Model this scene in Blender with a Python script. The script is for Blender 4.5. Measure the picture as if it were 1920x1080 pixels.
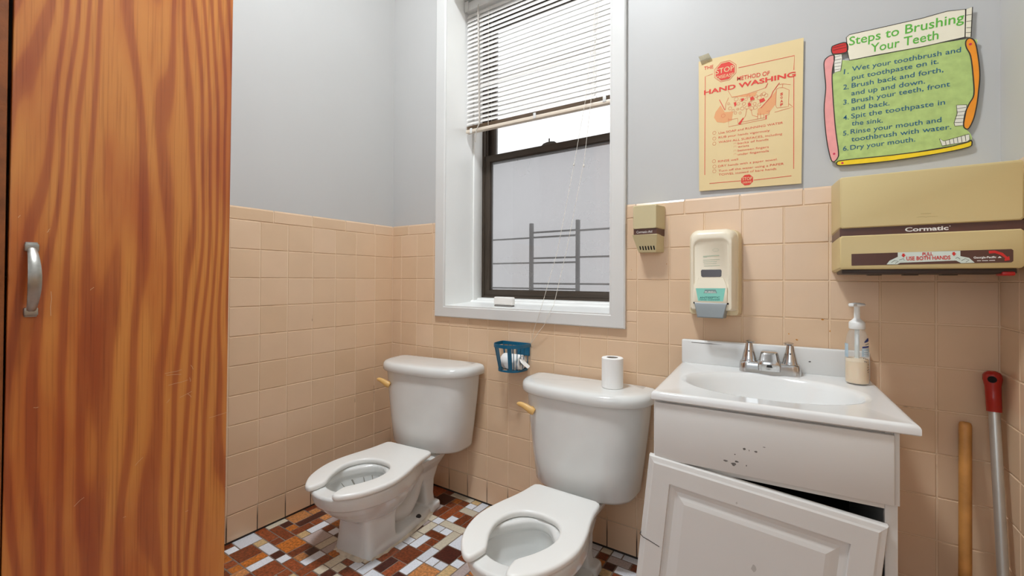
import bpy, bmesh, math, random, json
from mathutils import Vector, Matrix
R = math.radians
random.seed(7)
for o in list(bpy.data.objects): bpy.data.objects.remove(o)
SC = bpy.context.scene
COL = SC.collection

# ------------------------------------------------------------------ camera, world, lights, exposure
cam_d = bpy.data.cameras.new('camera'); cam = bpy.data.objects.new('camera', cam_d); COL.objects.link(cam)
YAW, PITCH, ROLL = -0.5881, 0.0089, 0.0052
cam_d.sensor_width = 36.0
cam_d.lens = 36.0 * 812.03 / 1920.0
cam_d.shift_y = -(540.0 - 517.65) / 1920.0
cam_d.clip_start = 0.02
fw = Vector((math.sin(YAW) * math.cos(PITCH), math.cos(YAW) * math.cos(PITCH), math.sin(PITCH)))
rt = Vector((math.cos(YAW), -math.sin(YAW), 0.0))
up = rt.cross(fw)
rt = rt * math.cos(ROLL) + up * math.sin(ROLL)
up = rt.cross(fw)
cam.matrix_world = Matrix(((rt.x, up.x, -fw.x, 1.7583), (rt.y, up.y, -fw.y, -1.5229), (rt.z, up.z, -fw.z, 0.9828), (0, 0, 0, 1)))
SC.camera = cam

world = bpy.data.worlds.new('overcast_sky'); SC.world = world; world.use_nodes = True
wn = world.node_tree.nodes; wl = world.node_tree.links
bg = wn['Background']
tc = wn.new('ShaderNodeTexCoord'); nz = wn.new('ShaderNodeTexNoise'); nz.inputs['Scale'].default_value = 2.5
rp = wn.new('ShaderNodeValToRGB')
rp.color_ramp.elements[0].color = (0.94, 0.955, 0.98, 1); rp.color_ramp.elements[1].color = (1.0, 0.985, 0.96, 1)
wl.new(tc.outputs['Generated'], nz.inputs['Vector']); wl.new(nz.outputs['Fac'], rp.inputs['Fac'])
sz = wn.new('ShaderNodeSeparateXYZ'); wl.new(tc.outputs['Generated'], sz.inputs['Vector'])
mg = wn.new('ShaderNodeMapRange'); mg.inputs['From Min'].default_value = -0.35; mg.inputs['From Max'].default_value = -0.04
wl.new(sz.outputs['Z'], mg.inputs['Value'])
gm = wn.new('ShaderNodeMix'); gm.data_type = 'RGBA'; gm.inputs['A'].default_value = (0.16, 0.15, 0.14, 1)
wl.new(mg.outputs['Result'], gm.inputs['Factor']); wl.new(rp.outputs['Color'], gm.inputs['B']); wl.new(gm.outputs['Result'], bg.inputs['Color'])
bg.inputs['Strength'].default_value = 6.0

def split_loose(o):
    """give every loose piece of a part its own object (same name, same parent)"""
    bm = bmesh.new(); bm.from_mesh(o.data); bm.verts.ensure_lookup_table(); seen = set(); comps = []
    for v in bm.verts:
        if v.index in seen: continue
        st = [v]; seen.add(v.index); c = []
        while st:
            w = st.pop(); c.append(w.index)
            for e in w.link_edges:
                q = e.other_vert(w)
                if q.index not in seen: seen.add(q.index); st.append(q)
        comps.append(set(c))
    bm.free(); base = o.name.split('.')[0]; src = o.data
    for i, c in enumerate(comps):
        b2 = bmesh.new(); b2.from_mesh(src); b2.verts.ensure_lookup_table()
        bmesh.ops.delete(b2, geom=[v for v in b2.verts if v.index not in c], context='VERTS')
        me = bpy.data.meshes.new(base); b2.to_mesh(me); b2.free()
        for m in src.materials: me.materials.append(m)
        if i == 0: o.data = me
        else:
            n = o.copy(); n.data = me; COL.objects.link(n)

def area(name, loc, rot, size, power, color, size_y=None):
    d = bpy.data.lights.new(name, 'AREA'); o = bpy.data.objects.new(name, d); COL.objects.link(o)
    o.location = loc; o.rotation_euler = rot; d.energy = power; d.color = color; d.size = size
    if size_y: d.shape = 'RECTANGLE'; d.size_y = size_y
    return o
CEIL = 3.25
# ceiling lamp over the middle of the room (its housing is built below), unseen fill light added outside the doorway behind the camera
lamp_light = area('ceiling_lamp_light', (0.98, -1.06, CEIL - 0.115), (0, 0, 0), 0.34, 50.0, (0.895, 0.955, 1.0)); lamp_light.data.shape = 'DISK'
fill_light = area('added_fill_light', (1.45, -3.0, 1.7), (R(80), 0, 0), 1.1, 15.0, (0.84, 0.93, 1.0), 1.6)

SC.view_settings.view_transform = 'Standard'; SC.view_settings.look = 'None'
SC.view_settings.gamma = 1.0; SC.view_settings.use_curve_mapping = False
SC.view_settings.exposure = 0.0
SC.cycles.max_bounces = 12; SC.cycles.diffuse_bounces = 6; SC.cycles.transparent_max_bounces = 16
SC.cycles.use_denoising = True
SC.cycles.sample_clamp_indirect = 6.0

# ------------------------------------------------------------------ helpers
def lin(c):
    return tuple((x / 12.92 if x <= 0.04045 else ((x + 0.055) / 1.055) ** 2.4) for x in c)
def rgb(r, g, b): return lin((r / 255.0, g / 255.0, b / 255.0)) + (1.0,)

MATS = {}
def mat(name, color, rough=0.5, metal=0.0, spec=0.5, bump=0.0, bscale=40.0, var=0.04, vscale=6.0, coat=0.0, trans=0.0, alpha=1.0, emit=None, sss=0.0):
    """principled material with procedural tone variation and bump"""
    if name in MATS: return MATS[name]
    m = bpy.data.materials.new(name); m.use_nodes = True; MATS[name] = m
    n, l = m.node_tree.nodes, m.node_tree.links
    b = n['Principled BSDF']
    b.inputs['Roughness'].default_value = rough; b.inputs['Metallic'].default_value = metal
    b.inputs['Specular IOR Level'].default_value = spec
    b.inputs['Coat Weight'].default_value = coat; b.inputs['Coat Roughness'].default_value = 0.12
    b.inputs['Transmission Weight'].default_value = trans; b.inputs['Alpha'].default_value = alpha
    tc = n.new('ShaderNodeTexCoord'); no = n.new('ShaderNodeTexNoise')
    no.inputs['Scale'].default_value = vscale; no.inputs['Detail'].default_value = 4
    l.new(tc.outputs['Object'], no.inputs['Vector'])
    r = n.new('ShaderNodeValToRGB')
    c = color
    r.color_ramp.elements[0].position = 0.3; r.color_ramp.elements[1].position = 0.7
    r.color_ramp.elements[0].color = (c[0] * (1 - var), c[1] * (1 - var), c[2] * (1 - var), 1)
    r.color_ramp.elements[1].color = (min(1, c[0] * (1 + var)), min(1, c[1] * (1 + var)), min(1, c[2] * (1 + var)), 1)
    l.new(no.outputs['Fac'], r.inputs['Fac']); l.new(r.outputs['Color'], b.inputs['Base Color'])
    if bump > 0:
        nb = n.new('ShaderNodeTexNoise'); nb.inputs['Scale'].default_value = bscale; nb.inputs['Detail'].default_value = 3
        l.new(tc.outputs['Object'], nb.inputs['Vector'])
        bp = n.new('ShaderNodeBump'); bp.inputs['Strength'].default_value = bump; bp.inputs['Distance'].default_value = 0.002
        l.new(nb.outputs['Fac'], bp.inputs['Height']); l.new(bp.outputs['Normal'], b.inputs['Normal'])
    if emit:
        b.inputs['Emission Color'].default_value = color; b.inputs['Emission Strength'].default_value = emit
    if sss: b.inputs['Subsurface Weight'].default_value = sss; b.inputs['Subsurface Scale'].default_value = 0.01
    return m

def link(name, me, m=None, parent=None, smooth=None):
    o = bpy.data.objects.new(name, me); COL.objects.link(o)
    if m is not None and len(me.materials) == 0: me.materials.append(m)
    if parent is not None: o.parent = parent
    if smooth is not None:
        me.shade_smooth(); me.set_sharp_from_angle(angle=R(smooth))
    return o
def mk(name, bm, m=None, parent=None, smooth=None, recalc=True):
    if recalc: bmesh.ops.recalc_face_normals(bm, faces=bm.faces[:])
    me = bpy.data.meshes.new(name); bm.to_mesh(me); bm.free()
    return link(name, me, m, parent, smooth)
def tag(o, label, cat, group=None, kind=None):
    o['label'] = label; o['category'] = cat
    if group: o['group'] = group
    if kind: o['kind'] = kind
    return o
def empty(name, loc=(0, 0, 0), rz=0.0):
    o = bpy.data.objects.new(name, None); COL.objects.link(o)
    o.location = loc; o.rotation_euler = (0, 0, rz); o.empty_display_size = 0.05
    return o
def box(bm, x0, x1, y0, y1, z0, z1, bev=0.0, seg=2, mx=None):
    c = [(x0, y0, z0), (x1, y0, z0), (x1, y1, z0), (x0, y1, z0), (x0, y0, z1), (x1, y0, z1), (x1, y1, z1), (x0, y1, z1)]
    v = [bm.verts.new(p) for p in c]
    f = [bm.faces.new([v[i] for i in q]) for q in ((3, 2, 1, 0), (4, 5, 6, 7), (0, 1, 5, 4), (1, 2, 6, 5), (2, 3, 7, 6), (3, 0, 4, 7))]
    if bev > 0:
        es = list({e for q in f for e in q.edges})
        r = bmesh.ops.bevel(bm, geom=es, offset=bev, segments=seg, profile=0.5, affect='EDGES', clamp_overlap=True)
        v = list({w for q in r['faces'] for w in q.verts} | {w for w in v if w.is_valid})
    if mx is not None:
        bmesh.ops.transform(bm, matrix=mx, verts=[w for w in v if w.is_valid])
    return v
def loft(bm, rings, cap0=True, cap1=True, closed=True):
    vs = [[bm.verts.new(p) for p in r] for r in rings]
    n = len(rings[0])
    for a, b in zip(vs[:-1], vs[1:]):
        for i in range(n if closed else n - 1):
            j = (i + 1) % n
            bm.faces.new((a[i], a[j], b[j], b[i]))
    if cap0: bm.faces.new(list(reversed(vs[0])))
    if cap1: bm.faces.new(vs[-1])
    return vs
def tube(bm, pts, rad, seg=8, caps=True, flat=None):
    pts = [Vector(p) for p in pts]; rs = rad if isinstance(rad, (list, tuple)) else [rad] * len(pts)
    rings = []; prev = None
    for i, p in enumerate(pts):
        a = pts[max(i - 1, 0)]; b = pts[min(i + 1, len(pts) - 1)]
        t = (b - a).normalized()
        ref = prev if prev is not None else (Vector((0, 0, 1)) if abs(t.z) < 0.9 else Vector((1, 0, 0)))
        u = (ref - t * ref.dot(t)).normalized(); w = t.cross(u); prev = u
        fu, fwd = flat if flat else (1, 1)
        rings.append([p + (u * math.cos(2 * math.pi * k / seg) * fu + w * math.sin(2 * math.pi * k / seg) * fwd) * rs[i] for k in range(seg)])
    loft(bm, rings, caps, caps)
def lathe(bm, prof, c=(0, 0, 0), seg=32, sx=1.0, sy=1.0, cap0=True, cap1=True):
    rings = [[(c[0] + r * sx * math.cos(2 * math.pi * k / seg), c[1] + r * sy * math.sin(2 * math.pi * k / seg), c[2] + z) for k in range(seg)] for r, z in prof]
    loft(bm, rings, cap0, cap1)
def crom(pts, n=6, closed=True):
    """Catmull-Rom resampling of a 2-D/3-D control polygon"""
    P = [Vector(p) for p in pts]; out = []; N = len(P)
    for i in range(N if closed else N - 1):
        p0, p1, p2, p3 = (P[(i - 1) % N], P[i], P[(i + 1) % N], P[(i + 2) % N]) if closed else (P[max(i - 1, 0)], P[i], P[i + 1], P[min(i + 2, N - 1)])
        for k in range(n):
            t = k / n
            out.append(0.5 * ((2 * p1) + (p2 - p0) * t + (2 * p0 - 5 * p1 + 4 * p2 - p3) * t * t + (3 * p1 - p0 - 3 * p2 + p3) * t ** 3))
    if not closed: out.append(P[-1])
    return out
def curve_plate(name, loops, half, bev, m, parent=None, smooth=40, res=3):
    """flat shape with rounded edges in XY, thickness 2*half around z=0 (returns the object)"""
    cu = bpy.data.curves.new(name, 'CURVE'); cu.dimensions = '2D'; cu.fill_mode = 'BOTH'
    cu.extrude = max(half - bev, 0.0); cu.bevel_depth = bev; cu.bevel_resolution = res; cu.offset = -bev
    for lp in loops:
        s = cu.splines.new('POLY'); s.points.add(len(lp) - 1); s.use_cyclic_u = True
        for q, p in zip(s.points, lp): q.co = (p[0], p[1], 0, 1)
    o = bpy.data.objects.new('tmp', cu); COL.objects.link(o)
    dg = bpy.context.evaluated_depsgraph_get()
    me = bpy.data.meshes.new_from_object(o.evaluated_get(dg))
    bpy.data.objects.remove(o); me.name = name; me.materials.clear()
    bm = bmesh.new(); bm.from_mesh(me); bmesh.ops.remove_doubles(bm, verts=bm.verts[:], dist=1e-5); bm.to_mesh(me); bm.free()
    return link(name, me, m, parent, smooth)
def bake(o, mods):
    """apply modifiers given as (type, {props}) and keep the object's own mesh"""
    for t, pr in mods:
        md = o.modifiers.new(t, t)
        for k, v in pr.items(): setattr(md, k, v)
    dg = bpy.context.evaluated_depsgraph_get(); dg.update()
    me = bpy.data.meshes.new_from_object(o.evaluated_get(dg)); old = o.data
    ms = [x for x in old.materials]
    o.modifiers.clear(); o.data = me; me.name = old.name; bpy.data.meshes.remove(old)
    if len(me.materials) == 0:
        for x in ms: me.materials.append(x)
    return o
# flat print on a vertical surface facing -y: shapes given as (x, z) outlines
def flat(bm, loop, y):
    v = [bm.verts.new((p[0], y, p[1])) for p in loop]
    f = bm.faces.new(v)
    f.normal_update()
    if f.normal.y > 0: f.normal_flip()
    return f
def slab(bm, loop, y0, y1):
    """outline (x,z) with real thickness from y0 (front) to y1 (back)"""
    loft(bm, [[(p[0], y0, p[1]) for p in loop], [(p[0], y1, p[1]) for p in loop]])
def ribbon(bm, pts, w, y, closed=False, th=0.0003):
    P = [Vector((p[0], p[1])) for p in pts]; n = len(P)
    L = []; Rr = []
    for i in range(n):
        a = P[(i - 1) % n] if closed or i > 0 else P[i]; b = P[(i + 1) % n] if closed or i < n - 1 else P[i]
        t = (b - a); t = t.normalized() if t.length > 0 else Vector((1, 0)); nn = Vector((-t.y, t.x)) * (w / 2)
        L.append(P[i] + nn); Rr.append(P[i] - nn)
    lv = [bm.verts.new((p.x, y, p.y)) for p in L]; rv = [bm.verts.new((p.x, y, p.y)) for p in Rr]
    for i in range(n if closed else n - 1):
        j = (i + 1) % n
        f = bm.faces.new((lv[i], lv[j], rv[j], rv[i])); f.normal_update()
        if f.normal.y > 0: f.normal_flip()
def disc(bm, c, r, y, n=16, sx=1.0):
    flat(bm, [(c[0] + r * sx * math.cos(2 * math.pi * k / n), c[1] + r * math.sin(2 * math.pi * k / n)) for k in range(n)], y)
def text_into(bm, s, x0, z0, x1, z1, cap, y, bold=0.0, fit=True, shear=0.0):
    cu = bpy.data.curves.new('t', 'FONT'); cu.body = s; cu.size = 1.0; cu.offset = bold; cu.resolution_u = 3; cu.shear = shear
    o = bpy.data.objects.new('t', cu); COL.objects.link(o)
    dg = bpy.context.evaluated_depsgraph_get()
    me = bpy.data.meshes.new_from_object(o.evaluated_get(dg)); bpy.data.objects.remove(o)
    if len(me.vertices) == 0: return
    xs = [v.co.x for v in me.vertices]; a, b = min(xs), max(xs)
    d = math.hypot(x1 - x0, z1 - z0); ang = math.atan2(z1 - z0, x1 - x0)
    sx = d / max(b - a, 1e-6); sz = cap / 0.729
    off = len(bm.verts); vs = []
    for v in me.vertices:
        u = (v.co.x - a) * sx; w = v.co.y * sz
        vs.append(bm.verts.new((x0 + u * math.cos(ang) - w * math.sin(ang), y, z0 + u * math.sin(ang) + w * math.cos(ang))))
    for p in me.polygons:
        try:
            f = bm.faces.new([vs[i] for i in p.vertices]); f.normal_update()
            if f.normal.y > 0: f.normal_flip()
        except ValueError: pass
    bpy.data.meshes.remove(me)
# ------------------------------------------------------------------ materials for the setting
def attr_mat(name, build):
    m = bpy.data.materials.new(name); m.use_nodes = True; build(m.node_tree.nodes, m.node_tree.links); MATS[name] = m; return m
def _tile(n, l):
    b = n['Principled BSDF']; b.inputs['Roughness'].default_value = 0.26; b.inputs['Specular IOR Level'].default_value = 0.6
    a = n.new('ShaderNodeAttribute'); a.attribute_name = 'tone'
    r = n.new('ShaderNodeValToRGB'); e = r.color_ramp.elements
    e[0].color = rgb(215, 184, 151); e[1].color = rgb(224, 194, 164)
    m_ = e.new(0.5); m_.color = rgb(220, 189, 157)
    l.new(a.outputs['Fac'], r.inputs['Fac'])
    tc = n.new('ShaderNodeTexCoord'); no = n.new('ShaderNodeTexNoise'); no.inputs['Scale'].default_value = 9; no.inputs['Detail'].default_value = 3
    l.new(tc.outputs['Object'], no.inputs['Vector'])
    hs = n.new('ShaderNodeHueSaturation'); mr = n.new('ShaderNodeMapRange'); mr.inputs['To Min'].default_value = 0.95; mr.inputs['To Max'].default_value = 1.05
    l.new(no.outputs['Fac'], mr.inputs['Value']); l.new(mr.outputs['Result'], hs.inputs['Value']); l.new(r.outputs['Color'], hs.inputs['Color']); l.new(hs.outputs['Color'], b.inputs['Base Color'])
    bp = n.new('ShaderNodeBump'); bp.inputs['Strength'].default_value = 0.08; bp.inputs['Distance'].default_value = 0.003
    n2 = n.new('ShaderNodeTexNoise'); n2.inputs['Scale'].default_value = 14; l.new(tc.outputs['Object'], n2.inputs['Vector'])
    l.new(n2.outputs['Fac'], bp.inputs['Height']); l.new(bp.outputs['Normal'], b.inputs['Normal'])
M_TILE = attr_mat('glazed_pink_beige_tile', _tile)
def _grout(n, l):
    b = n['Principled BSDF']; b.inputs['Roughness'].default_value = 0.9
    tc = n.new('ShaderNodeTexCoord'); no = n.new('ShaderNodeTexNoise'); no.inputs['Scale'].default_value = 3.2; no.inputs['Detail'].default_value = 5; no.inputs['Roughness'].default_value = 0.7
    l.new(tc.outputs['Object'], no.inputs['Vector'])
    r = n.new('ShaderNodeValToRGB'); e = r.color_ramp.elements
    e[0].position = 0.30; e[0].color = rgb(120, 88, 66); e[1].position = 0.38; e[1].color = rgb(226, 200, 170)
    l.new(no.outputs['Fac'], r.inputs['Fac'])
    # grime along the floor
    sp = n.new('ShaderNodeSeparateXYZ'); l.new(tc.outputs['Object'], sp.inputs['Vector'])
    mr = n.new('ShaderNodeMapRange'); mr.inputs['From Min'].default_value = 0.06; mr.inputs['From Max'].default_value = 0.12
    l.new(sp.outputs['Z'], mr.inputs['Value'])
    mx = n.new('ShaderNodeMix'); mx.data_type = 'RGBA'; mx.inputs['A'].default_value = rgb(52, 44, 40)
    l.new(mr.outputs['Result'], mx.inputs['Factor']); l.new(r.outputs['Color'], mx.inputs['B']); l.new(mx.outputs['Result'], b.inputs['Base Color'])
M_GROUT = attr_mat('cream_grout', _grout)
M_PAINT = mat('white_satin_wall_paint', rgb(193, 192, 190), rough=0.42, spec=0.35, bump=0.12, bscale=9, var=0.015, vscale=3)
M_TRIM = mat('white_gloss_trim_paint', rgb(216, 215, 212), rough=0.35, spec=0.45, bump=0.06, bscale=25, var=0.02, vscale=5)
M_CEIL = mat('white_ceiling_paint', rgb(225, 224, 220), rough=0.8, bump=0.1, bscale=20)

T = 0.110; ZT = 1.2053; W = 2.158; DEPTH = 2.4; CAPT = 1.2553
OX0, OX1, OZ0, OZ1 = 0.375, 1.178, 0.862, 2.36            # window opening in the back wall
def tile_wall(name, P, spans, holes, parent, flip=False):
    """P(a,z,d) -> point; spans = list of (a0,a1) tile columns; d>0 goes into the wall"""
    verts, faces, tone = [], [], []
    G = 0.0013
    rows = [(max(ZT - (k + 1) * T, 0.006), ZT - k * T) for k in range(11)]
    rects = [(a0, a1, z0, z1, 0) for a0, a1 in spans for z0, z1 in rows]
    lo, hi = spans[0][0], spans[-1][1]
    a = lo - 0.05
    while a < hi:
        x0, x1 = max(a, lo), min(a + 0.165, hi)
        if x1 - x0 > 0.004: rects.append((x0, x1, ZT, CAPT, 1))
        a += 0.165
    out = []
    for r in rects:
        parts = [r]
        for h in holes:
            nxt = []
            for (a0, a1, z0, z1, c) in parts:
                ha0, ha1, hz0, hz1 = h
                if a1 <= ha0 or a0 >= ha1 or z1 <= hz0 or z0 >= hz1: nxt.append((a0, a1, z0, z1, c)); continue
                if z0 < hz0: nxt.append((a0, a1, z0, hz0, c))
                if a0 < ha0: nxt.append((a0, ha0, max(z0, hz0), z1, c))
                if a1 > ha1: nxt.append((ha1, a1, max(z0, hz0), z1, c))
            parts = nxt
        out += [p for p in parts if p[1] - p[0] > 0.006 and p[3] - p[2] > 0.006]
    ch = 0.0016
    for (a0, a1, z0, z1, c) in out:
        b = len(verts); j = [random.uniform(-.0005, .0003) for _ in range(4)]
        o = [(a0 + G, z0 + G), (a1 - G, z0 + G), (a1 - G, z1 - (0 if c else G)), (a0 + G, z1 - (0 if c else G))]
        i = [(a0 + G + ch, z0 + G + ch), (a1 - G - ch, z0 + G + ch), (a1 - G - ch, z1 - (.006 if c else G + ch)), (a0 + G + ch, z1 - (.006 if c else G + ch))]
        verts += [P(p[0], p[1], 0.0022) for p in o] + [P(p[0], p[1], d) for p, d in zip(i, j)]
        q = [(4, 5, 6, 7), (0, 1, 5, 4), (1, 2, 6, 5), (2, 3, 7, 6), (3, 0, 4, 7)]
        faces += [tuple(b + k for k in (f if not flip else f[::-1])) for f in q]
        t = min(1, max(0, random.gauss(0.5, 0.22))); tone += [t] * 5
    me = bpy.data.meshes.new('tile_wainscot'); me.from_pydata(verts, [], faces)
    at = me.attributes.new('tone', 'FLOAT', 'FACE'); at.data.foreach_set('value', tone)
    o = link('tile_wainscot', me, M_TILE, parent)
    # grout bed just behind the tile faces
    bm = bmesh.new()
    lo -= .002; hi += .002
    gr = [(lo, hi, 0.0, CAPT - .004)]
    for h in holes:
        gr = [(lo, h[0], 0, CAPT - .004), (h[1], hi, 0, CAPT - .004), (h[0], h[1], 0, h[2])]
    for (a0, a1, z0, z1) in gr:
        vs = [bm.verts.new(P(*q)) for q in ((a0, z0, .0017), (a1, z0, .0017), (a1, z1, .0017), (a0, z1, .0017))]
        f = bm.faces.new(vs)
        if flip: f.normal_flip()
    g = mk('grout', bm, M_GROUT, o, recalc=False)
    return o
def structure(name, bm, m, label):
    o = mk(name, bm, m); tag(o, label, 'wall' if 'wall' in name else name.split('_')[0], kind='structure'); return o

TH = 0.34
bm = bmesh.new()
P0 = 0.0035
box(bm, -0.2, OX0 - .011, P0, TH, 0, CEIL); box(bm, OX1 + .011, W + 0.2, P0, TH, 0, CEIL); box(bm, OX0 - .011, OX1 + .011, P0, TH, 0, OZ0 - .011); box(bm, OX0 - .011, OX1 + .011, P0, TH, OZ1 + .011, CEIL)
wall_back = structure('wall_back', bm, M_PAINT, 'white painted wall over pink beige tiles holding the window')
bm = bmesh.new(); box(bm, -0.2, -P0, -DEPTH - 0.1, P0, 0, CEIL)
wall_left = structure('wall_left', bm, M_PAINT, 'white painted wall over pale tiles beside the wooden cupboard')
bm = bmesh.new(); box(bm, W + P0, W + 0.2, -DEPTH - 0.1, P0, 0, CEIL)
wall_right = structure('wall_right', bm, M_PAINT, 'white painted wall over tiles next to the mop handle')
bm = bmesh.new(); DX0, DX1, DZ = 1.0, 1.9, 2.05
box(bm, -0.2, DX0, -DEPTH - 0.12, -DEPTH, 0, CEIL); box(bm, DX1, W + 0.2, -DEPTH - 0.12, -DEPTH, 0, CEIL); box(bm, DX0, DX1, -DEPTH - 0.12, -DEPTH, DZ, CEIL)
wall_front = structure('wall_front', bm, M_PAINT, 'white painted wall with the doorway behind the viewer')
# hallway beyond the doorway, so that only the added fill light comes in there
bm = bmesh.new(); box(bm, 0.2, 0.3, -4.0, -DEPTH - .12, 0, CEIL); box(bm, 2.6, 2.7, -4.0, -DEPTH - .12, 0, CEIL); box(bm, 0.2, 2.7, -4.1, -4.0, 0, CEIL)
structure('wall_hallway', bm, M_PAINT, 'white painted walls of the hallway outside the doorway')
bm = bmesh.new(); box(bm, -0.2, 2.8, -4.1, TH, CEIL, CEIL + 0.1)
structure('ceiling', bm, M_CEIL, 'white painted ceiling above the whole washroom')
cols = [(0.0, 0.0663)] + [(0.0663 + i * T, 0.0663 + (i + 1) * T) for i in range(19)]; cols[-1] = (cols[-1][0], W)
tile_wall('back', lambda a, z, d: (a, d, z), cols, [(0.345, 1.205, 0.835, 9)], wall_back)
cols = [(0.0, 0.1108)] + [(0.1108 + i * T, 0.1108 + (i + 1) * T) for i in range(20)]
tile_wall('left', lambda a, z, d: (-d, -a, z), cols, [], wall_left)
cols = [(0.0, 0.1126)] + [(0.1126 + i * T, 0.1126 + (i + 1) * T) for i in range(20)]
tile_wall('right', lambda a, z, d: (W + d, -a, z), cols, [], wall_right, flip=True)

# ------------------------------------------------------------------ mosaic floor
def _mosaic(n, l):
    b = n['Principled BSDF']; b.inputs['Roughness'].default_value = 0.28
    a = n.new('ShaderNodeAttribute'); a.attribute_name = 'tint'
    tc = n.new('ShaderNodeTexCoord')
    no = n.new('ShaderNodeTexNoise'); no.inputs['Scale'].default_value = 120; no.inputs['Detail'].default_value = 4; l.new(tc.outputs['Object'], no.inputs['Vector'])
    vo = n.new('ShaderNodeTexNoise'); vo.inputs['Scale'].default_value = 420; vo.inputs['Detail'].default_value = 2; l.new(tc.outputs['Object'], vo.inputs['Vector'])
    mr = n.new('ShaderNodeMapRange'); mr.inputs['From Min'].default_value = 0.34; mr.inputs['From Max'].default_value = 0.66; mr.inputs['To Min'].default_value = 0.5; mr.inputs['To Max'].default_value = 1.4
    l.new(no.outputs['Fac'], mr.inputs['Value'])
    wt = n.new('ShaderNodeMix'); wt.data_type = 'FLOAT'; l.new(a.outputs['Alpha'], wt.inputs['Factor']); wt.inputs['A'].default_value = 1.0; l.new(mr.outputs['Result'], wt.inputs['B'])
    hs = n.new('ShaderNodeHueSaturation'); l.new(a.outputs['Color'], hs.inputs['Color']); l.new(wt.outputs['Result'], hs.inputs['Value'])
    sp = n.new('ShaderNodeValToRGB'); sp.color_ramp.elements[0].position = 0.30; sp.color_ramp.elements[0].color = (.25, .22, .2, 1); sp.color_ramp.elements[1].position = 0.36; sp.color_ramp.elements[1].color = (1, 1, 1, 1)
    l.new(vo.outputs['Fac'], sp.inputs['Fac'])
    mx = n.new('ShaderNodeMix'); mx.data_type = 'RGBA'; mx.blend_type = 'MULTIPLY'; mx.inputs['Factor'].default_value = 1.0
    l.new(hs.outputs['Color'], mx.inputs['A']); l.new(sp.outputs['Color'], mx.inputs['B']); l.new(mx.outputs['Result'], b.inputs['Base Color'])
M_MOS = attr_mat('speckled_mosaic_tile', _mosaic)
M_FGROUT = mat('dirty_floor_grout', rgb(128, 112, 100), rough=0.9, var=0.3, vscale=14)
PAL = {'b': (rgb(124, 60, 32), 1.0), 'd': (rgb(74, 34, 26), .8), 'o': (rgb(188, 108, 42), .9), 'r': (rgb(150, 76, 42), .9), 's': (rgb(200, 134, 80), .8),
       'w': (rgb(226, 229, 236), .08), 'm': (rgb(188, 172, 168), .2), 't': (rgb(208, 176, 128), .35), 'c': (rgb(216, 204, 182), .15)}
U = 0.0402; FX0, FY0 = -0.015, 0.012
NX, NY = 56, 61
occ = {}; tiles = []
def put(i, j, w, h, c):
    for a in range(i, i + w):
        for b_ in range(j, j + h):
            if (a, b_) in occ or a < 0 or b_ < 0 or a >= NX or b_ >= NY: return False
    for a in range(i, i + w):
        for b_ in range(j, j + h): occ[(a, b_)] = 1
    tiles.append((i, j, w, h, c)); return True
def pin(x, y, w, h, c): put(round((x - FX0) / U), round((FY0 - y) / U), w, h, c)
pin(.1056, -.631, 1, 1, 'b')
pin(.1056, -.6714, 2, 1, 'w')
pin(.2262, -.7116, 2, 2, 'r')
pin(.186, -.5106, 2, 2, 'm')
pin(.186, -.7116, 1, 2, 'w')
pin(.5478, -.39, 2, 2, 'b')
pin(.6684, -.43, 2, 2, 's')
pin(.628, -.43, 1, 2, 'w')

rnd = random.Random(11)
shapes = [(1, 1)] * 7 + [(2, 1)] * 3 + [(1, 2)] * 3 + [(2, 2)] * 3 + [(1, 3), (3, 1)]
cc = 'bbbddooorrrswwwwwmmttcc'
for j in range(NY):
    for i in range(NX):
        if (i, j) in occ: continue
        for _ in range(6):
            w, h = rnd.choice(shapes)
            if put(i, j, w, h, rnd.choice(cc)): break
        else: put(i, j, 1, 1, rnd.choice(cc))
verts, faces, tint = [], [], []
for (i, j, w, h, c) in tiles:
    x0, x1 = FX0 + i * U, FX0 + (i + w) * U; y1, y0 = FY0 - j * U, FY0 - (j + h) * U
    x0, x1, y0, y1 = max(x0, -.01), min(x1, W + .01), y0, min(y1, .01)
    if x1 - x0 < .006 or y1 - y0 < .006: continue
    g, ch = .0016, .0014; b_ = len(verts); dz = rnd.uniform(-.0005, .0004)
    verts += [(x0 + g, y0 + g, -.0018), (x1 - g, y0 + g, -.0018), (x1 - g, y1 - g, -.0018), (x0 + g, y1 - g, -.0018)]
    verts += [(x0 + g + ch, y0 + g + ch, dz), (x1 - g - ch, y0 + g + ch, dz), (x1 - g - ch, y1 - g - ch, dz), (x0 + g + ch, y1 - g - ch, dz)]
    faces += [tuple(b_ + k for k in f) for f in ((4, 5, 6, 7), (0, 1, 5, 4), (1, 2, 6, 5), (2, 3, 7, 6), (3, 0, 4, 7))]
    col, s_ = PAL[c]; v = rnd.uniform(.85, 1.12)
    tint += [(min(1, col[0] * v), min(1, col[1] * v), min(1, col[2] * v), s_)] * 5
bm = bmesh.new(); box(bm, -0.2, 2.8, -4.1, TH, -0.1, -0.0012)
floor = structure('floor', bm, M_FGROUT, 'washroom floor of small brown, orange and white mosaic tiles')
me = bpy.data.meshes.new('mosaic'); me.from_pydata(verts, [], faces)
at = me.attributes.new('tint', 'FLOAT_COLOR', 'FACE')
at.data.foreach_set('color', [x for t in tint for x in t])
link('mosaic', me, M_MOS, floor)

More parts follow.
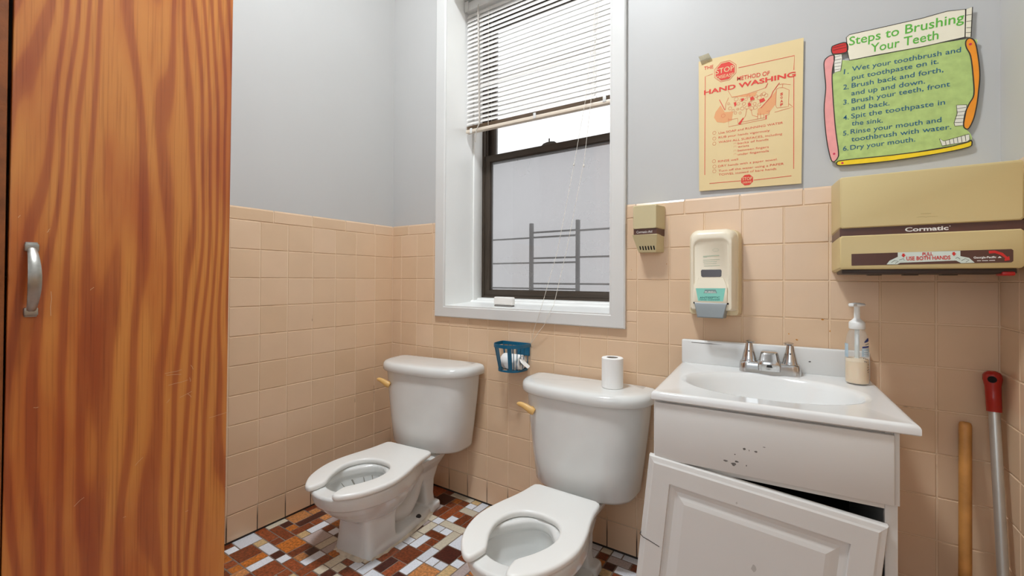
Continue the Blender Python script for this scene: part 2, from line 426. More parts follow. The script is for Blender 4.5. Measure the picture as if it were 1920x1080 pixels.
# ------------------------------------------------------------------ window
win = empty('window_1', (0, 0, 0)); tag(win, 'dark framed sash window in a deep white painted reveal', 'window', kind='structure')
YF = 0.256
bm = bmesh.new()
def mitre(bm, x0, x1, z0, z1, w, y0, y1):
    """picture-frame casing with a mitred profile"""
    prof = [(0, y1), (0, y0 + .004), (.004, y0), (w - .006, y0), (w - .003, y0 + .003), (w, y0 + .003), (w, y1)]
    rings = []
    for s, y in prof:
        rings.append([(x0 + s, y, z0 + s), (x1 - s, y, z0 + s), (x1 - s, y, z1 - s), (x0 + s, y, z1 - s)])
    loft(bm, rings, False, False)
# outer rectangle to inner opening; side boards differ slightly in width
prof = [(0, .0035), (0, -.012), (.08, -.016), (.86, -.016), (.92, -.0125), (1.0, -.0125), (1.0, -.0110)]
o0 = (.3095, 1.2365, .809, 2.425); i0 = (OX0, OX1, OZ0, OZ1)
rings = []
for s, y in prof:
    a = [o0[k] + (i0[k] - o0[k]) * s for k in range(4)]
    rings.append([(a[0], y, a[2]), (a[1], y, a[2]), (a[1], y, a[3]), (a[0], y, a[3])])
loft(bm, rings, False, False)
mk('window_casing', bm, M_TRIM, win)
bm = bmesh.new()
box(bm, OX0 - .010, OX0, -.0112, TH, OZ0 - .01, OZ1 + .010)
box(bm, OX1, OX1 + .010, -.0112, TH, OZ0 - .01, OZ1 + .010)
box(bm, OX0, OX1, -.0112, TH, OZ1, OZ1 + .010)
M_JAMB = mat('jamb_paint_with_window_light', rgb(238, 238, 235), rough=0.3, spec=0.5, bump=0.05, bscale=30, var=0.015)  # trim paint made whiter to stand in for window light on the reveal
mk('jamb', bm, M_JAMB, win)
bm = bmesh.new()
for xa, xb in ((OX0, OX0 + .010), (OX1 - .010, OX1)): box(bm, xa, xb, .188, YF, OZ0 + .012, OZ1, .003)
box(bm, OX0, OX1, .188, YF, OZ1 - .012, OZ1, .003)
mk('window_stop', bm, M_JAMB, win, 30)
bm = bmesh.new()
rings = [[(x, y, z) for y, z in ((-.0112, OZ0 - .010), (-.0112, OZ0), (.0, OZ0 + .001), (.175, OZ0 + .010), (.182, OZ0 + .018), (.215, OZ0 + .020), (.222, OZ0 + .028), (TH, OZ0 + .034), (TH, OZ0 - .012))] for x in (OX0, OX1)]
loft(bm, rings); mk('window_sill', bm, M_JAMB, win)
M_BRONZE = mat('dark_bronze_aluminium', rgb(74, 64, 55), rough=0.45, metal=0.35, spec=0.4, bump=0.05, bscale=60, var=0.08)
bm = bmesh.new()
for xa, xb in ((OX0, OX0 + .022), (OX1 - .022, OX1)):
    box(bm, xa, xb, YF, .335, .890, OZ1, .002)
    s = 1 if xa < .5 else -1
    xm = xb if s > 0 else xa
    box(bm, min(xm, xm + s * .005), max(xm, xm + s * .005), YF + .012, .262 + .02, .90, OZ1)
box(bm, OX0 + .022, OX1 - .022, YF, .335, .888, .9035, .002)
box(bm, OX0 + .022, OX1 - .022, YF, .335, OZ1 - .03, OZ1, .002)
mk('window_frame', bm, M_BRONZE, win, 30)
def sash(name, y0, y1, z0, z1, zb, zt):
    bm = bmesh.new(); xa, xb = OX0 + .0215, OX1 - .0215
    box(bm, xa, OX0 + .0563, y0, y1, z0, z1, .002); box(bm, OX1 - .0563, xb, y0, y1, z0, z1, .002)
    box(bm, OX0 + .05, OX1 - .05, y0 + .0008, y1, z0, zb, .002); box(bm, OX0 + .05, OX1 - .05, y0 + .0008, y1, zt, z1, .002)
    # glazing bead
    for q in ((OX0 + .0563, OX0 + .0590, zb, zt), (OX1 - .0590, OX1 - .0563, zb, zt), (OX0 + .0563, OX1 - .0563, zb, zb + .003), (OX0 + .0563, OX1 - .0563, zt - .003, zt)):
        box(bm, q[0], q[1], y0 + .006, y1 - .004, q[2], q[3])
    return mk(name, bm, M_BRONZE, win, 30)
low = sash('lower_sash', .2585, .288, .9035, 1.6215, .9305, 1.5895)
upp = sash('upper_sash', .296, .326, 1.592, OZ1 - .03, 1.615, OZ1 - .065)
def glass_mat(name, fr_t, tint, fr_tr, trc):
    def f(n, l):
        out = n['Material Output']; n.remove(n['Principled BSDF'])
        t = n.new('ShaderNodeBsdfTransparent'); t.inputs['Color'].default_value = tint
        s = n.new('ShaderNodeBsdfTranslucent'); s.inputs['Color'].default_value = trc
        g = n.new('ShaderNodeBsdfGlossy'); g.inputs['Roughness'].default_value = 0.05
        no = n.new('ShaderNodeTexNoise'); no.inputs['Scale'].default_value = 3.5; no.inputs['Detail'].default_value = 5
        tc = n.new('ShaderNodeTexCoord'); l.new(tc.outputs['Object'], no.inputs['Vector'])
        mr = n.new('ShaderNodeMapRange'); mr.inputs['To Min'].default_value = max(0, fr_tr - .10); mr.inputs['To Max'].default_value = fr_tr + .10
        l.new(no.outputs['Fac'], mr.inputs['Value'])
        m1 = n.new('ShaderNodeMixShader'); l.new(mr.outputs['Result'], m1.inputs['Fac']); l.new(t.outputs['BSDF'], m1.inputs[1]); l.new(s.outputs['BSDF'], m1.inputs[2])
        m2 = n.new('ShaderNodeMixShader'); m2.inputs['Fac'].default_value = fr_t; l.new(m1.outputs['Shader'], m2.inputs[1]); l.new(g.outputs['BSDF'], m2.inputs[2])
        l.new(m2.outputs['Shader'], out.inputs['Surface'])
    return attr_mat(name, f)
M_FROST = glass_mat('hazy_film_glass', .04, (.325, .326, .332, 1), .22, (.40, .396, .39, 1))
M_CLEAR = glass_mat('slightly_hazy_glass', .05, (.47, .475, .48, 1), .10, (.6, .6, .6, 1))
bm = bmesh.new(); box(bm, OX0 + .054, OX1 - .054, .272, .276, .928, 1.592); mk('window_pane', bm, M_FROST, low)
bm = bmesh.new(); box(bm, OX0 + .054, OX1 - .054, .309, .313, 1.613, OZ1 - .063); mk('window_pane', bm, M_CLEAR, upp)
bm = bmesh.new()
slab(bm, [(.733, 1.6215), (.812, 1.6215), (.802, 1.631), (.783, 1.634), (.762, 1.634), (.743, 1.630)], .262, .284)
box(bm, .768, .774, .266, .272, 1.63, 1.652, .002)
mk('sash_lock', bm, mat('dull_grey_metal', rgb(96, 92, 86), rough=.4, metal=.8), low, 30)

# outside guard grille
gr = empty('window_guard', (0.74, .372, .93)); tag(gr, 'grey steel guard bars standing outside behind the hazy lower pane', 'window guard')
M_BAR = mat('grey_painted_steel', rgb(92, 94, 98), rough=.6)
GX, GY, GZ = gr.location
for xc, w in ((.6135, .018), (.872, .017)):
    bm = bmesh.new(); box(bm, xc - w / 2 - GX, xc + w / 2 - GX, -.009, .009, .925 - GZ, 1.272 - GZ, .002); mk('upright', bm, M_BAR, gr, 30)
for x0, x1, zs, h in ((.36, .605, (1.198, 1.070, .94), .0075), (.6225, .8635, (1.224, 1.199, 1.0935, 1.0695, .965, .940), .0085), (.8805, 1.20, (1.221, 1.0935, .9655), .0085)):
    for z in zs:
        bm = bmesh.new(); box(bm, x0 - GX, x1 - GX, -.005, .005, z - h / 2 - GZ, z + h / 2 - GZ, .0015); mk('rail', bm, M_BAR, gr, 30)

# ------------------------------------------------------------------ ceiling lamp (above the frame)
for lx, ly, lb in ((0.98, -1.06, 'round white flush ceiling lamp over the middle of the room'),):
    cl = empty('ceiling_lamp', (lx, ly, CEIL)); tag(cl, lb, 'lamp')
    bm = bmesh.new(); lathe(bm, [(.17, 0), (.18, -.01), (.18, -.03), (.165, -.035)], seg=40); mk('lamp_base', bm, mat('white_enamel', rgb(232, 230, 226), rough=.3), cl, 40)
    bm = bmesh.new(); lathe(bm, [(.163, -.035), (.16, -.06), (.14, -.085), (.10, -.1), (.05, -.108), (.005, -.11)], seg=40); mk('lamp_shade', bm, mat('lit_opal_glass', rgb(255, 236, 205), rough=.3, emit=2.0), cl, 40)
ART_JSON = '''{"P1":{"outline":[[1.4791,1.7043],[1.7658,1.6958],[1.7599,1.2691],[1.481,1.2772]],"border":[[[1.5218,1.6527],[1.4992,1.65],[1.4982,1.3279]],[[1.596,1.6527],[1.7432,1.6495],[1.7417,1.6068]],[[1.7417,1.5886],[1.7411,1.3144]],[[1.5121,1.2987],[1.6026,1.2965]],[[1.6382,1.294],[1.7354,1.2947]]],"oct":[1.5581,1.6521,0.033],"oct2":[1.6199,1.2968,0.0175],"text":[["THE",1.4955,1.6721,1.5231,1.6708,0.0115],["METHOD OF",1.5917,1.6127,1.6801,1.6082,0.0135],["HAND WASHING",1.4956,1.5906,1.7462,1.5874,0.0148],["Use SOAP and RUNNING WATER",1.5391,1.4541,1.7144,1.4533,0.007],["RUB your hands vigorously",1.5391,1.4398,1.6801,1.4367,0.007],["WASH ALL SURFACES, including",1.5391,1.4245,1.7124,1.4206,0.007],["backs of hands",1.594,1.4118,1.6769,1.4103,0.007],["wrists",1.594,1.4012,1.6249,1.4003,0.007],["between fingers",1.594,1.3891,1.6777,1.3873,0.007],["under fingernails",1.594,1.3771,1.6777,1.3752,0.007],["RINSE well",1.5378,1.3631,1.5949,1.362,0.007],["DRY hands with a paper towel.",1.5379,1.3474,1.7007,1.3462,0.007],["Turn off the water using a PAPER",1.5392,1.3324,1.7163,1.3301,0.007],["TOWEL instead of bare hands",1.5392,1.3201,1.6975,1.3181,0.007]],"stop":[["STOP",1.5308,1.6489,1.5835,1.6488,0.0172],["DISEASE",1.5331,1.6324,1.5818,1.6312,0.0107],["STOP",1.6068,1.297,1.6333,1.2956,0.0099],["DISEASE",1.6081,1.2872,1.632,1.2868,0.0057]],"soap":[["S",1.7074,1.5394,1.7144,1.5391,0.0078],["O",1.7078,1.5291,1.7136,1.5292,0.007],["A",1.7074,1.5182,1.7144,1.518,0.0074],["P",1.7074,1.5076,1.7144,1.5074,0.0078]],"bullets":[[1.5265,1.4604],[1.5265,1.4421],[1.5265,1.4257],[1.5257,1.3689],[1.527,1.3513],[1.5266,1.3366]],"dots":[[1.5862,1.4155],[1.5862,1.4058],[1.5862,1.3928],[1.5863,1.3817]],"lines":[[[1.5665,1.5873],[1.5775,1.5637],[1.6215,1.5646],[1.6526,1.5691],[1.6689,1.5722]],[[1.6689,1.5708],[1.6753,1.5847]],[[1.7054,1.5781],[1.6889,1.5557],[1.6829,1.5409],[1.6689,1.5254],[1.6567,1.5126]],[[1.5413,1.5647],[1.5569,1.5283]],[[1.5679,1.565],[1.5604,1.5471],[1.5582,1.528]],[[1.5679,1.4991],[1.5679,1.4723],[1.6709,1.4758],[1.6721,1.4873]],[[1.5679,1.4942],[1.5939,1.4938],[1.5948,1.4767],[1.6046,1.4868]],[[1.6046,1.4796],[1.6668,1.4813]],[[1.6068,1.485],[1.6152,1.4967],[1.6194,1.5197]],[[1.6299,1.5174],[1.6341,1.4951],[1.6485,1.4874]],[[1.6976,1.5606],[1.6956,1.5125],[1.6987,1.5039],[1.7279,1.5017],[1.7298,1.5506],[1.7163,1.5607],[1.7046,1.5635],[1.6976,1.5606]],[[1.7298,1.5095],[1.7393,1.4983],[1.7279,1.4963],[1.6928,1.4922]],[[1.7047,1.5728],[1.7144,1.5727],[1.7337,1.5656]],[[1.7144,1.5727],[1.7125,1.5616]],[[1.6485,1.4992],[1.6485,1.4804],[1.6567,1.4811],[1.6559,1.4977]],[[1.6648,1.4935],[1.6656,1.4806]],[[1.6721,1.499],[1.6789,1.4998],[1.6789,1.4882],[1.6721,1.4873]]],"blobs":[[[1.5449,1.5456],[1.5569,1.5209],[1.581,1.5183],[1.5767,1.49],[1.5547,1.4871],[1.5346,1.4935],[1.5255,1.5102],[1.53,1.5266]],[[1.6988,1.558],[1.6948,1.515],[1.6769,1.4909],[1.6485,1.4922],[1.6485,1.511],[1.6689,1.523],[1.6849,1.5427]],[[1.5722,1.5664],[1.6025,1.5643],[1.6485,1.5653],[1.6403,1.5531],[1.611,1.5575]]],"darks":[[[1.6689,1.4879],[1.6721,1.4882],[1.6721,1.4756],[1.6693,1.4752]],[[1.5948,1.4767],[1.6089,1.4932],[1.611,1.4903],[1.6004,1.4718]],[[1.5823,1.5461],[1.5896,1.5464],[1.5905,1.5366],[1.5853,1.5319]],[[1.6025,1.5522],[1.611,1.5541],[1.6118,1.5477],[1.6046,1.5445]],[[1.6278,1.5512],[1.6361,1.554],[1.6403,1.5436],[1.6299,1.5412]],[[1.6526,1.5384],[1.6648,1.5427],[1.6689,1.5324],[1.6547,1.5286]],[[1.6215,1.5336],[1.6278,1.5369],[1.632,1.5265],[1.6236,1.5235]]],"bubbles":[[1.5679,1.5455],[1.5723,1.5299],[1.581,1.5207],[1.5896,1.5551],[1.5961,1.5392],[1.6046,1.5493],[1.611,1.5359],[1.6173,1.5488],[1.6236,1.5569],[1.6278,1.5345],[1.6341,1.545],[1.6403,1.5294],[1.6444,1.5521],[1.6526,1.5455],[1.6587,1.5535],[1.6648,1.5544],[1.6709,1.5483],[1.6608,1.5342],[1.6526,1.5243],[1.6423,1.5171],[1.632,1.517],[1.6194,1.5221],[1.6067,1.5224],[1.5939,1.5228],[1.5875,1.5121],[1.6004,1.5094],[1.5525,1.5106]],"tape":[[1.4791,1.7195],[1.5093,1.7235],[1.5208,1.6978],[1.4885,1.6916]]},"P2":{"green":[[1.8343,1.6271],[1.8557,1.6232],[1.8715,1.5988],[2.1021,1.5882],[2.1117,1.5537],[2.1171,1.5011],[2.1175,1.4618],[2.1141,1.4312],[2.1057,1.4016],[2.0973,1.3717],[2.1084,1.3499],[2.1055,1.3327],[2.0543,1.3254],[1.8447,1.3177],[1.8376,1.3635],[1.8341,1.5124],[1.8317,1.567],[1.8378,1.5744]],"white":[[1.8646,1.6651],[1.8716,1.6709],[1.957,1.6686],[2.0195,1.6671],[2.0669,1.6695],[2.1009,1.6631],[2.0993,1.5938],[2.0193,1.5928],[1.9308,1.5974],[1.8715,1.5988],[1.867,1.6244]],"crimp":[[2.1004,1.6633],[2.1126,1.6646],[2.1096,1.5906],[2.0993,1.5938]],"cap":[[1.8314,1.6437],[1.8361,1.6504],[1.8635,1.6508],[1.8656,1.6248],[1.8379,1.6261],[1.8321,1.6322]],"pink":[[1.8142,1.6101],[1.8234,1.6225],[1.8361,1.6234],[1.8378,1.6103],[1.8335,1.5845],[1.8324,1.5578],[1.8341,1.5124],[1.8394,1.4214],[1.8465,1.3486],[1.8447,1.3311],[1.8357,1.3212],[1.8285,1.3335],[1.8195,1.3891],[1.8141,1.4717],[1.8178,1.5343],[1.8153,1.5758]],"orange":[[2.1021,1.5862],[2.1091,1.588],[2.1173,1.5737],[2.1226,1.531],[2.1247,1.4913],[2.1224,1.4528],[2.1196,1.4222],[2.114,1.3881],[2.1056,1.3653],[2.0987,1.3655],[2.0959,1.3759],[2.0988,1.403],[2.1058,1.4252],[2.1142,1.4469],[2.1129,1.4944],[2.1089,1.5427],[2.1021,1.5644],[2.1001,1.5769]],"yellow":[[1.8429,1.3179],[1.8588,1.3223],[1.9563,1.3204],[2.0485,1.3223],[2.1,1.3297],[2.1083,1.3342],[2.1105,1.3259],[2.1027,1.3174],[2.0484,1.3102],[1.9563,1.3056],[1.8728,1.307],[1.8464,1.3094]],"br":[[[1.8361,1.6234],[1.8539,1.6215],[1.8557,1.6098],[1.8521,1.5751],[1.8378,1.5735]],[[2.0834,1.427],[2.1016,1.4241],[2.1016,1.4143],[2.0959,1.3739],[2.0804,1.3749],[2.079,1.3832],[2.0847,1.406]],[[2.0521,1.348],[2.0602,1.3406],[2.1056,1.3504],[2.1069,1.3364],[2.1014,1.3314],[2.0573,1.329]]],"brl":[[[1.8379,1.6171],[1.8521,1.6175]],[[1.8378,1.6081],[1.8539,1.6081]],[[1.8378,1.5991],[1.8521,1.5983]],[[1.8378,1.5901],[1.8521,1.5885]],[[1.8385,1.5809],[1.8514,1.5798]],[[2.0848,1.4179],[2.1002,1.4177]],[[2.0847,1.4091],[2.0988,1.4089]],[[2.0827,1.4004],[2.0979,1.3992]],[[2.081,1.3928],[2.0968,1.3908]],[[2.0799,1.3838],[2.0962,1.3818]],[[2.0631,1.34],[2.0645,1.3298]],[[2.0703,1.3428],[2.0717,1.3305]],[[2.0775,1.3443],[2.0789,1.3313]],[[2.0846,1.3455],[2.0859,1.3321]],[[2.0916,1.3466],[2.093,1.3321]],[[2.0986,1.3485],[2.1,1.3325]],[[2.1015,1.6478],[2.1109,1.6466]],[[2.1014,1.632],[2.1103,1.631]],[[2.1014,1.6161],[2.1097,1.6143]],[[2.1008,1.6044],[2.1097,1.6024]],[[1.8343,1.6451],[1.8635,1.6454]],[[1.8343,1.6375],[1.8642,1.6377]]],"text":[["1.",1.8584,1.5636,1.8697,1.5625,0.0144],["Wet your toothbrush and",1.8766,1.5669,2.0917,1.5587,0.0136],["put toothpaste on it.",1.8766,1.543,2.0514,1.5411,0.0136],["2.",1.8573,1.5203,1.8696,1.5196,0.0144],["Brush back and forth,",1.8759,1.5211,2.0601,1.5173,0.0136],["and up and down.",1.8752,1.4997,2.0257,1.4963,0.0136],["3.",1.8573,1.478,1.8696,1.4775,0.0144],["Brush your teeth, front",1.8758,1.4779,2.0721,1.4776,0.0136],["and back.",1.8751,1.4578,1.956,1.455,0.0136],["4.",1.8572,1.4349,1.8695,1.4346,0.0136],["Spit the toothpaste in",1.8747,1.4358,2.0628,1.4335,0.0136],["the sink.",1.8757,1.4158,1.942,1.4115,0.0136],["5.",1.8565,1.3915,1.8687,1.391,0.0136],["Rinse your mouth and",1.8736,1.3928,2.056,1.3902,0.0136],["toothbrush with water.",1.875,1.3718,2.0741,1.3689,0.0136],["6.",1.8564,1.3488,1.8687,1.3482,0.0136],["Dry your mouth.",1.8729,1.3488,2.0066,1.3494,0.0136]],"title":[["Steps to Brushing",1.8705,1.6402,2.0975,1.6333,0.0249],["Your Teeth",1.9169,1.6078,2.051,1.6038,0.0241]],"spots":[[1.8368,1.3435],[2.1085,1.5732],[1.8553,1.3148]]},"TD":{"sign":[[1.8601,1.0496],[2.1221,1.0524],[2.1248,1.0499],[2.1247,1.0273],[2.122,1.0246],[1.8601,1.0217]],"white":[[1.9442,1.0507],[2.0468,1.0511],[2.0468,1.031],[1.9441,1.0273]],"handl":[[1.9245,1.0235],[1.9295,1.0317],[1.9435,1.0403],[1.9541,1.0359],[1.9563,1.0321],[1.943,1.0232]],"handr":[[2.0382,1.036],[2.0472,1.0394],[2.06,1.0355],[2.0683,1.0251],[2.0481,1.0243],[2.0382,1.0312]],"text":[["PULL",1.986,1.0422,2.0031,1.0426,0.0075],["USE BOTH HANDS",1.959,1.0323,2.0312,1.0331,0.0087]],"gp":[["Georgia-Pacific",2.0668,1.0339,2.1004,1.0342,0.0044],["Sales Group Atlanta",2.072,1.0289,2.0985,1.0294,0.0025]],"name":[["Cormatic",1.9576,1.1005,2.0293,1.1002,0.0112]],"tri":[[2.1022,1.0342],[2.1052,1.0379],[2.1083,1.0346]],"dot":[[2.0316,1.1057]],"arr":[[[1.9519,1.0478],[1.9559,1.048],[1.9559,1.0447],[1.9579,1.0447],[1.9541,1.0389],[1.9502,1.0443],[1.9519,1.0445]],[[2.0346,1.0487],[2.0383,1.0489],[2.0382,1.0458],[2.0402,1.0457],[2.0368,1.0402],[2.033,1.0454],[2.0346,1.0456]]],"arrow":[[2.0892,1.0497],[2.0982,1.05],[2.1093,1.045],[2.1162,1.036],[2.1188,1.0375],[2.1198,1.0295],[2.1125,1.0275],[2.112,1.0315],[2.1133,1.0334],[2.1065,1.0405],[2.0982,1.0446],[2.0895,1.0437]],"inkl":[[[1.9329,1.0275],[1.9385,1.0324],[1.9452,1.0302],[1.9397,1.0256]],[[1.9464,1.0332],[1.9541,1.0365],[1.9552,1.0321]],[[2.0392,1.0346],[2.0422,1.0373],[2.0462,1.033]],[[2.0482,1.0293],[2.0541,1.0342],[2.06,1.0308],[2.055,1.0264]]],"logo":[[1.9761,1.1291],[1.989,1.131],[1.9921,1.1279],[1.9953,1.13],[2.011,1.1293]],"logo2":[[1.9837,1.1372],[2.0006,1.1364]],"stripe":[[[1.8367,1.1139],[2.1399,1.1159]],[[1.8367,1.0951],[2.1398,1.0969]]],"face":[[1.8388,1.2353],[2.1398,1.2378],[2.139,1.0177],[1.8353,1.0126]]},"HD":{"label":[[1.488,0.9599],[1.5707,0.9612],[1.5649,0.9218],[1.4948,0.9216]],"win":[[1.5015,1.0137],[1.5042,1.0175],[1.5569,1.0176],[1.5595,1.0141],[1.559,0.9983],[1.5564,0.9954],[1.5056,0.9949],[1.5021,0.9986]],"brand":[[1.5103,0.9451],[1.5145,0.9561],[1.5444,0.9566],[1.5486,0.9459]],"textw":[["PURELL",1.5144,0.9457,1.5459,0.9469,0.0065]],"text":[["ANTISEPTIC",1.4994,0.9283,1.5562,0.9305,0.006],["HAND CLEANSER",1.4994,0.9234,1.5567,0.9249,0.0035]],"lines":[[[1.5077,1.0585],[1.553,1.0602]],[[1.5077,1.0556],[1.5184,1.0559]],[[1.5077,1.0469],[1.5543,1.048]],[[1.5077,1.0412],[1.5466,1.0419]],[[1.5096,1.0353],[1.5453,1.0362]],[[1.5109,1.029],[1.5543,1.0298]]],"oval":[[1.5431,1.077]],"lever":[[1.4855,0.9123],[1.5781,0.9155],[1.5718,0.8736],[1.4963,0.8681]]},"FR":{"face":[[1.2814,1.2386],[1.3591,1.2375],[1.3608,1.1587],[1.2806,1.1566]],"low":[[1.2786,1.1375],[1.3603,1.1395],[1.3594,1.0822],[1.2921,1.0763]],"text":[["Cormatic-Aid",1.2931,1.1444,1.3454,1.1448,0.0053]]}}'''
# ------------------------------------------------------------------ blind
M_SLAT_ = None
def _slat(n, l):
    out = n['Material Output']; b = n['Principled BSDF']; b.inputs['Base Color'].default_value = rgb(236, 232, 226); b.inputs['Roughness'].default_value = .45
    t = n.new('ShaderNodeBsdfTranslucent'); t.inputs['Color'].default_value = rgb(240, 232, 222)
    m = n.new('ShaderNodeMixShader'); m.inputs['Fac'].default_value = 0.03
    no = n.new('ShaderNodeTexNoise'); no.inputs['Scale'].default_value = 2; r = n.new('ShaderNodeValToRGB'); r.color_ramp.elements[0].color = rgb(214, 208, 202); r.color_ramp.elements[1].color = rgb(226, 224, 221)
    tc = n.new('ShaderNodeTexCoord'); l.new(tc.outputs['Object'], no.inputs['Vector']); l.new(no.outputs['Fac'], r.inputs['Fac']); l.new(r.outputs['Color'], b.inputs['Base Color'])
    l.new(b.outputs['BSDF'], m.inputs[1]); l.new(t.outputs['BSDF'], m.inputs[2]); l.new(m.outputs['Shader'], out.inputs['Surface'])
M_SLAT = attr_mat('white_vinyl_slat', _slat)
M_BRAIL = mat('ivory_painted_rail', rgb(222, 208, 190), rough=.4, var=.03)
M_CORD = mat('white_cord', rgb(226, 220, 208), rough=.8)
bl = empty('window_blind', (0.776, .13, 2.346)); tag(bl, 'white mini blind lowered over the upper half of the window', 'blind')
BX, BY, BZ = bl.location
x0, x1 = .386 - BX, 1.168 - BX
bm = bmesh.new(); box(bm, x0 - .008, x1 + .008, -.014, .016, -.042, 0, .003)
box(bm, x0 - .009, x0 + .014, -.018, -.0135, -.046, .006, .002); box(bm, x1 - .014, x1 + .009, -.018, -.0135, -.046, .006, .002)
mk('headrail', bm, M_TRIM, bl, 30)
bm = bmesh.new(); rnd = random.Random(4)
zb = 1.7165 - BZ
NS = 26
for k in range(NS):
    z = 2.285 - BZ - k * .0212
    tl = R(67 - 10 * (k / NS) + rnd.uniform(-2, 2)) if k != 17 else R(78)
    tz = -.012 * k / NS
    sec = []
    for q in range(7):
        s = (q / 6 - .5) * .025; bow = .0016 * (1 - (2 * s / .025) ** 2)
        sec.append((s * math.cos(tl) - bow * math.sin(tl), s * math.sin(tl) + bow * math.cos(tl)))
    j = rnd.uniform(-.0012, .0012)
    rings = [[(xx, y, z + zz + dz + j) for y, zz in sec] for xx, dz in ((x0, 0), (x1, tz))]
    vs = [[bm.verts.new(p) for p in r] for r in rings]
    for q in range(6): bm.faces.new((vs[0][q], vs[0][q + 1], vs[1][q + 1], vs[1][q]))
sl = mk('slats', bm, M_SLAT, bl, 60, recalc=False)
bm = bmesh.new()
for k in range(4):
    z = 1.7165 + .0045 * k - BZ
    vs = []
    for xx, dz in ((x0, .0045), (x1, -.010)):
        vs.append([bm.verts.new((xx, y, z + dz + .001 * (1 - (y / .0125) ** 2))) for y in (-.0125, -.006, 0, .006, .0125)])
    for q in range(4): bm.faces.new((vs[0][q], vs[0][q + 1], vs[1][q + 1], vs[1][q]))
mk('gathered_slats', bm, mat('shaded_tan_vinyl', rgb(196, 178, 156), rough=.5), bl, 60, recalc=False)  # white slats coloured tan, their backlit shade put into the colour
bm = bmesh.new(); vs = box(bm, x0, x1, -.0125, .0125, 1.6985 - BZ, 1.7145 - BZ, .003)
for v in bm.verts: v.co.z += .0045 - .0145 * (v.co.x - x0) / (x1 - x0)
br = mk('bottom_rail', bm, M_BRAIL, bl, 30)
bm = bmesh.new()
for xx in (.420, .78, 1.105):
    box(bm, xx - BX - .007, xx - BX + .007, -.0145, -.0122, 1.697 - BZ, 1.722 - BZ, .001)
mk('rail_clip', bm, M_TRIM, br, 30)
bm = bmesh.new()
for xx in (.524, 1.06):
    for yy in (-.0135, .0135):
        tube(bm, [(xx - BX, yy, -.04), (xx - BX + .001, yy, 1.716 - BZ)], .0007, 5)
mk('ladder_cord', bm, M_CORD, bl)
bm = bmesh.new(); tube(bm, [(.466 - BX, -.019, -.035), (.466 - BX, -.022, -.05), (.470 - BX, -.02, -.3), (.476 - BX, -.02, 1.733 - BZ), (.462 - BX, -.024, 1.70 - BZ), (.456 - BX, -.026, 1.645 - BZ)], [.0015, .003, .0032, .0032, .0022, .0026], 7)
mk('tilt_wand', bm, mat('clear_ivory_plastic', rgb(214, 206, 196), rough=.25, trans=.3), bl, 60)
def sag(a, pts): return [Vector(p) - Vector((BX, BY, BZ)) for p in pts]
bm = bmesh.new(); tube(bm, sag(0, [(1.088, .108, 2.31), (1.060, .108, 2.0), (1.028, .107, 1.722), (.996, .075, 1.47), (.945, .025, 1.10), (.905, -.021, .895), (.8925, -.0225, .855), (.8735, -.0235, .805), (.8625, -.022, .775), (.8480, -.012, .735), (.8395, -.006, .722)]), .0009, 6); c1 = mk('lift_cord', bm, M_CORD, bl)
bm = bmesh.new(); tube(bm, sag(0, [(1.092, .106, 2.31), (1.078, .106, 2.0), (1.053, .105, 1.716), (1.036, .08, 1.47), (.985, .025, 1.10), (.954, -.021, .885), (.936, -.0225, .855), (.9115, -.0235, .803), (.888, -.022, .777), (.8540, -.013, .735), (.8400, -.005, .7225)]), .0009, 6); c2 = mk('lift_cord', bm, M_CORD, bl)
for c, p in ((c1, (.993, .0725, 1.452)), (c2, (1.034, .0785, 1.443))):
    bm = bmesh.new(); q = Vector(p) - Vector((BX, BY, BZ)); lathe(bm, [(.0008, -.006), (.0028, -.003), (.003, .002), (.0008, .006)], q, 10); mk('cord_knob', bm, M_CORD, c, 60)

# soap bar on the sill
sb = empty('white_soap_bar', (.668, .052, .8655), R(-3)); tag(sb, 'small white rounded block lying on the window sill', 'soap bar')
bm = bmesh.new(); box(bm, -.052, .052, -.012, .012, .006, .042, .006, 3); mk('soap_block', bm, mat('white_soap', rgb(236, 233, 228), rough=.5), sb, 40)
bm = bmesh.new(); box(bm, -.048, .048, -.0115, .011, 0, .0062, .001); mk('soap_rest', bm, mat('grey_plastic', rgb(120, 116, 112), rough=.6), sb, 40)

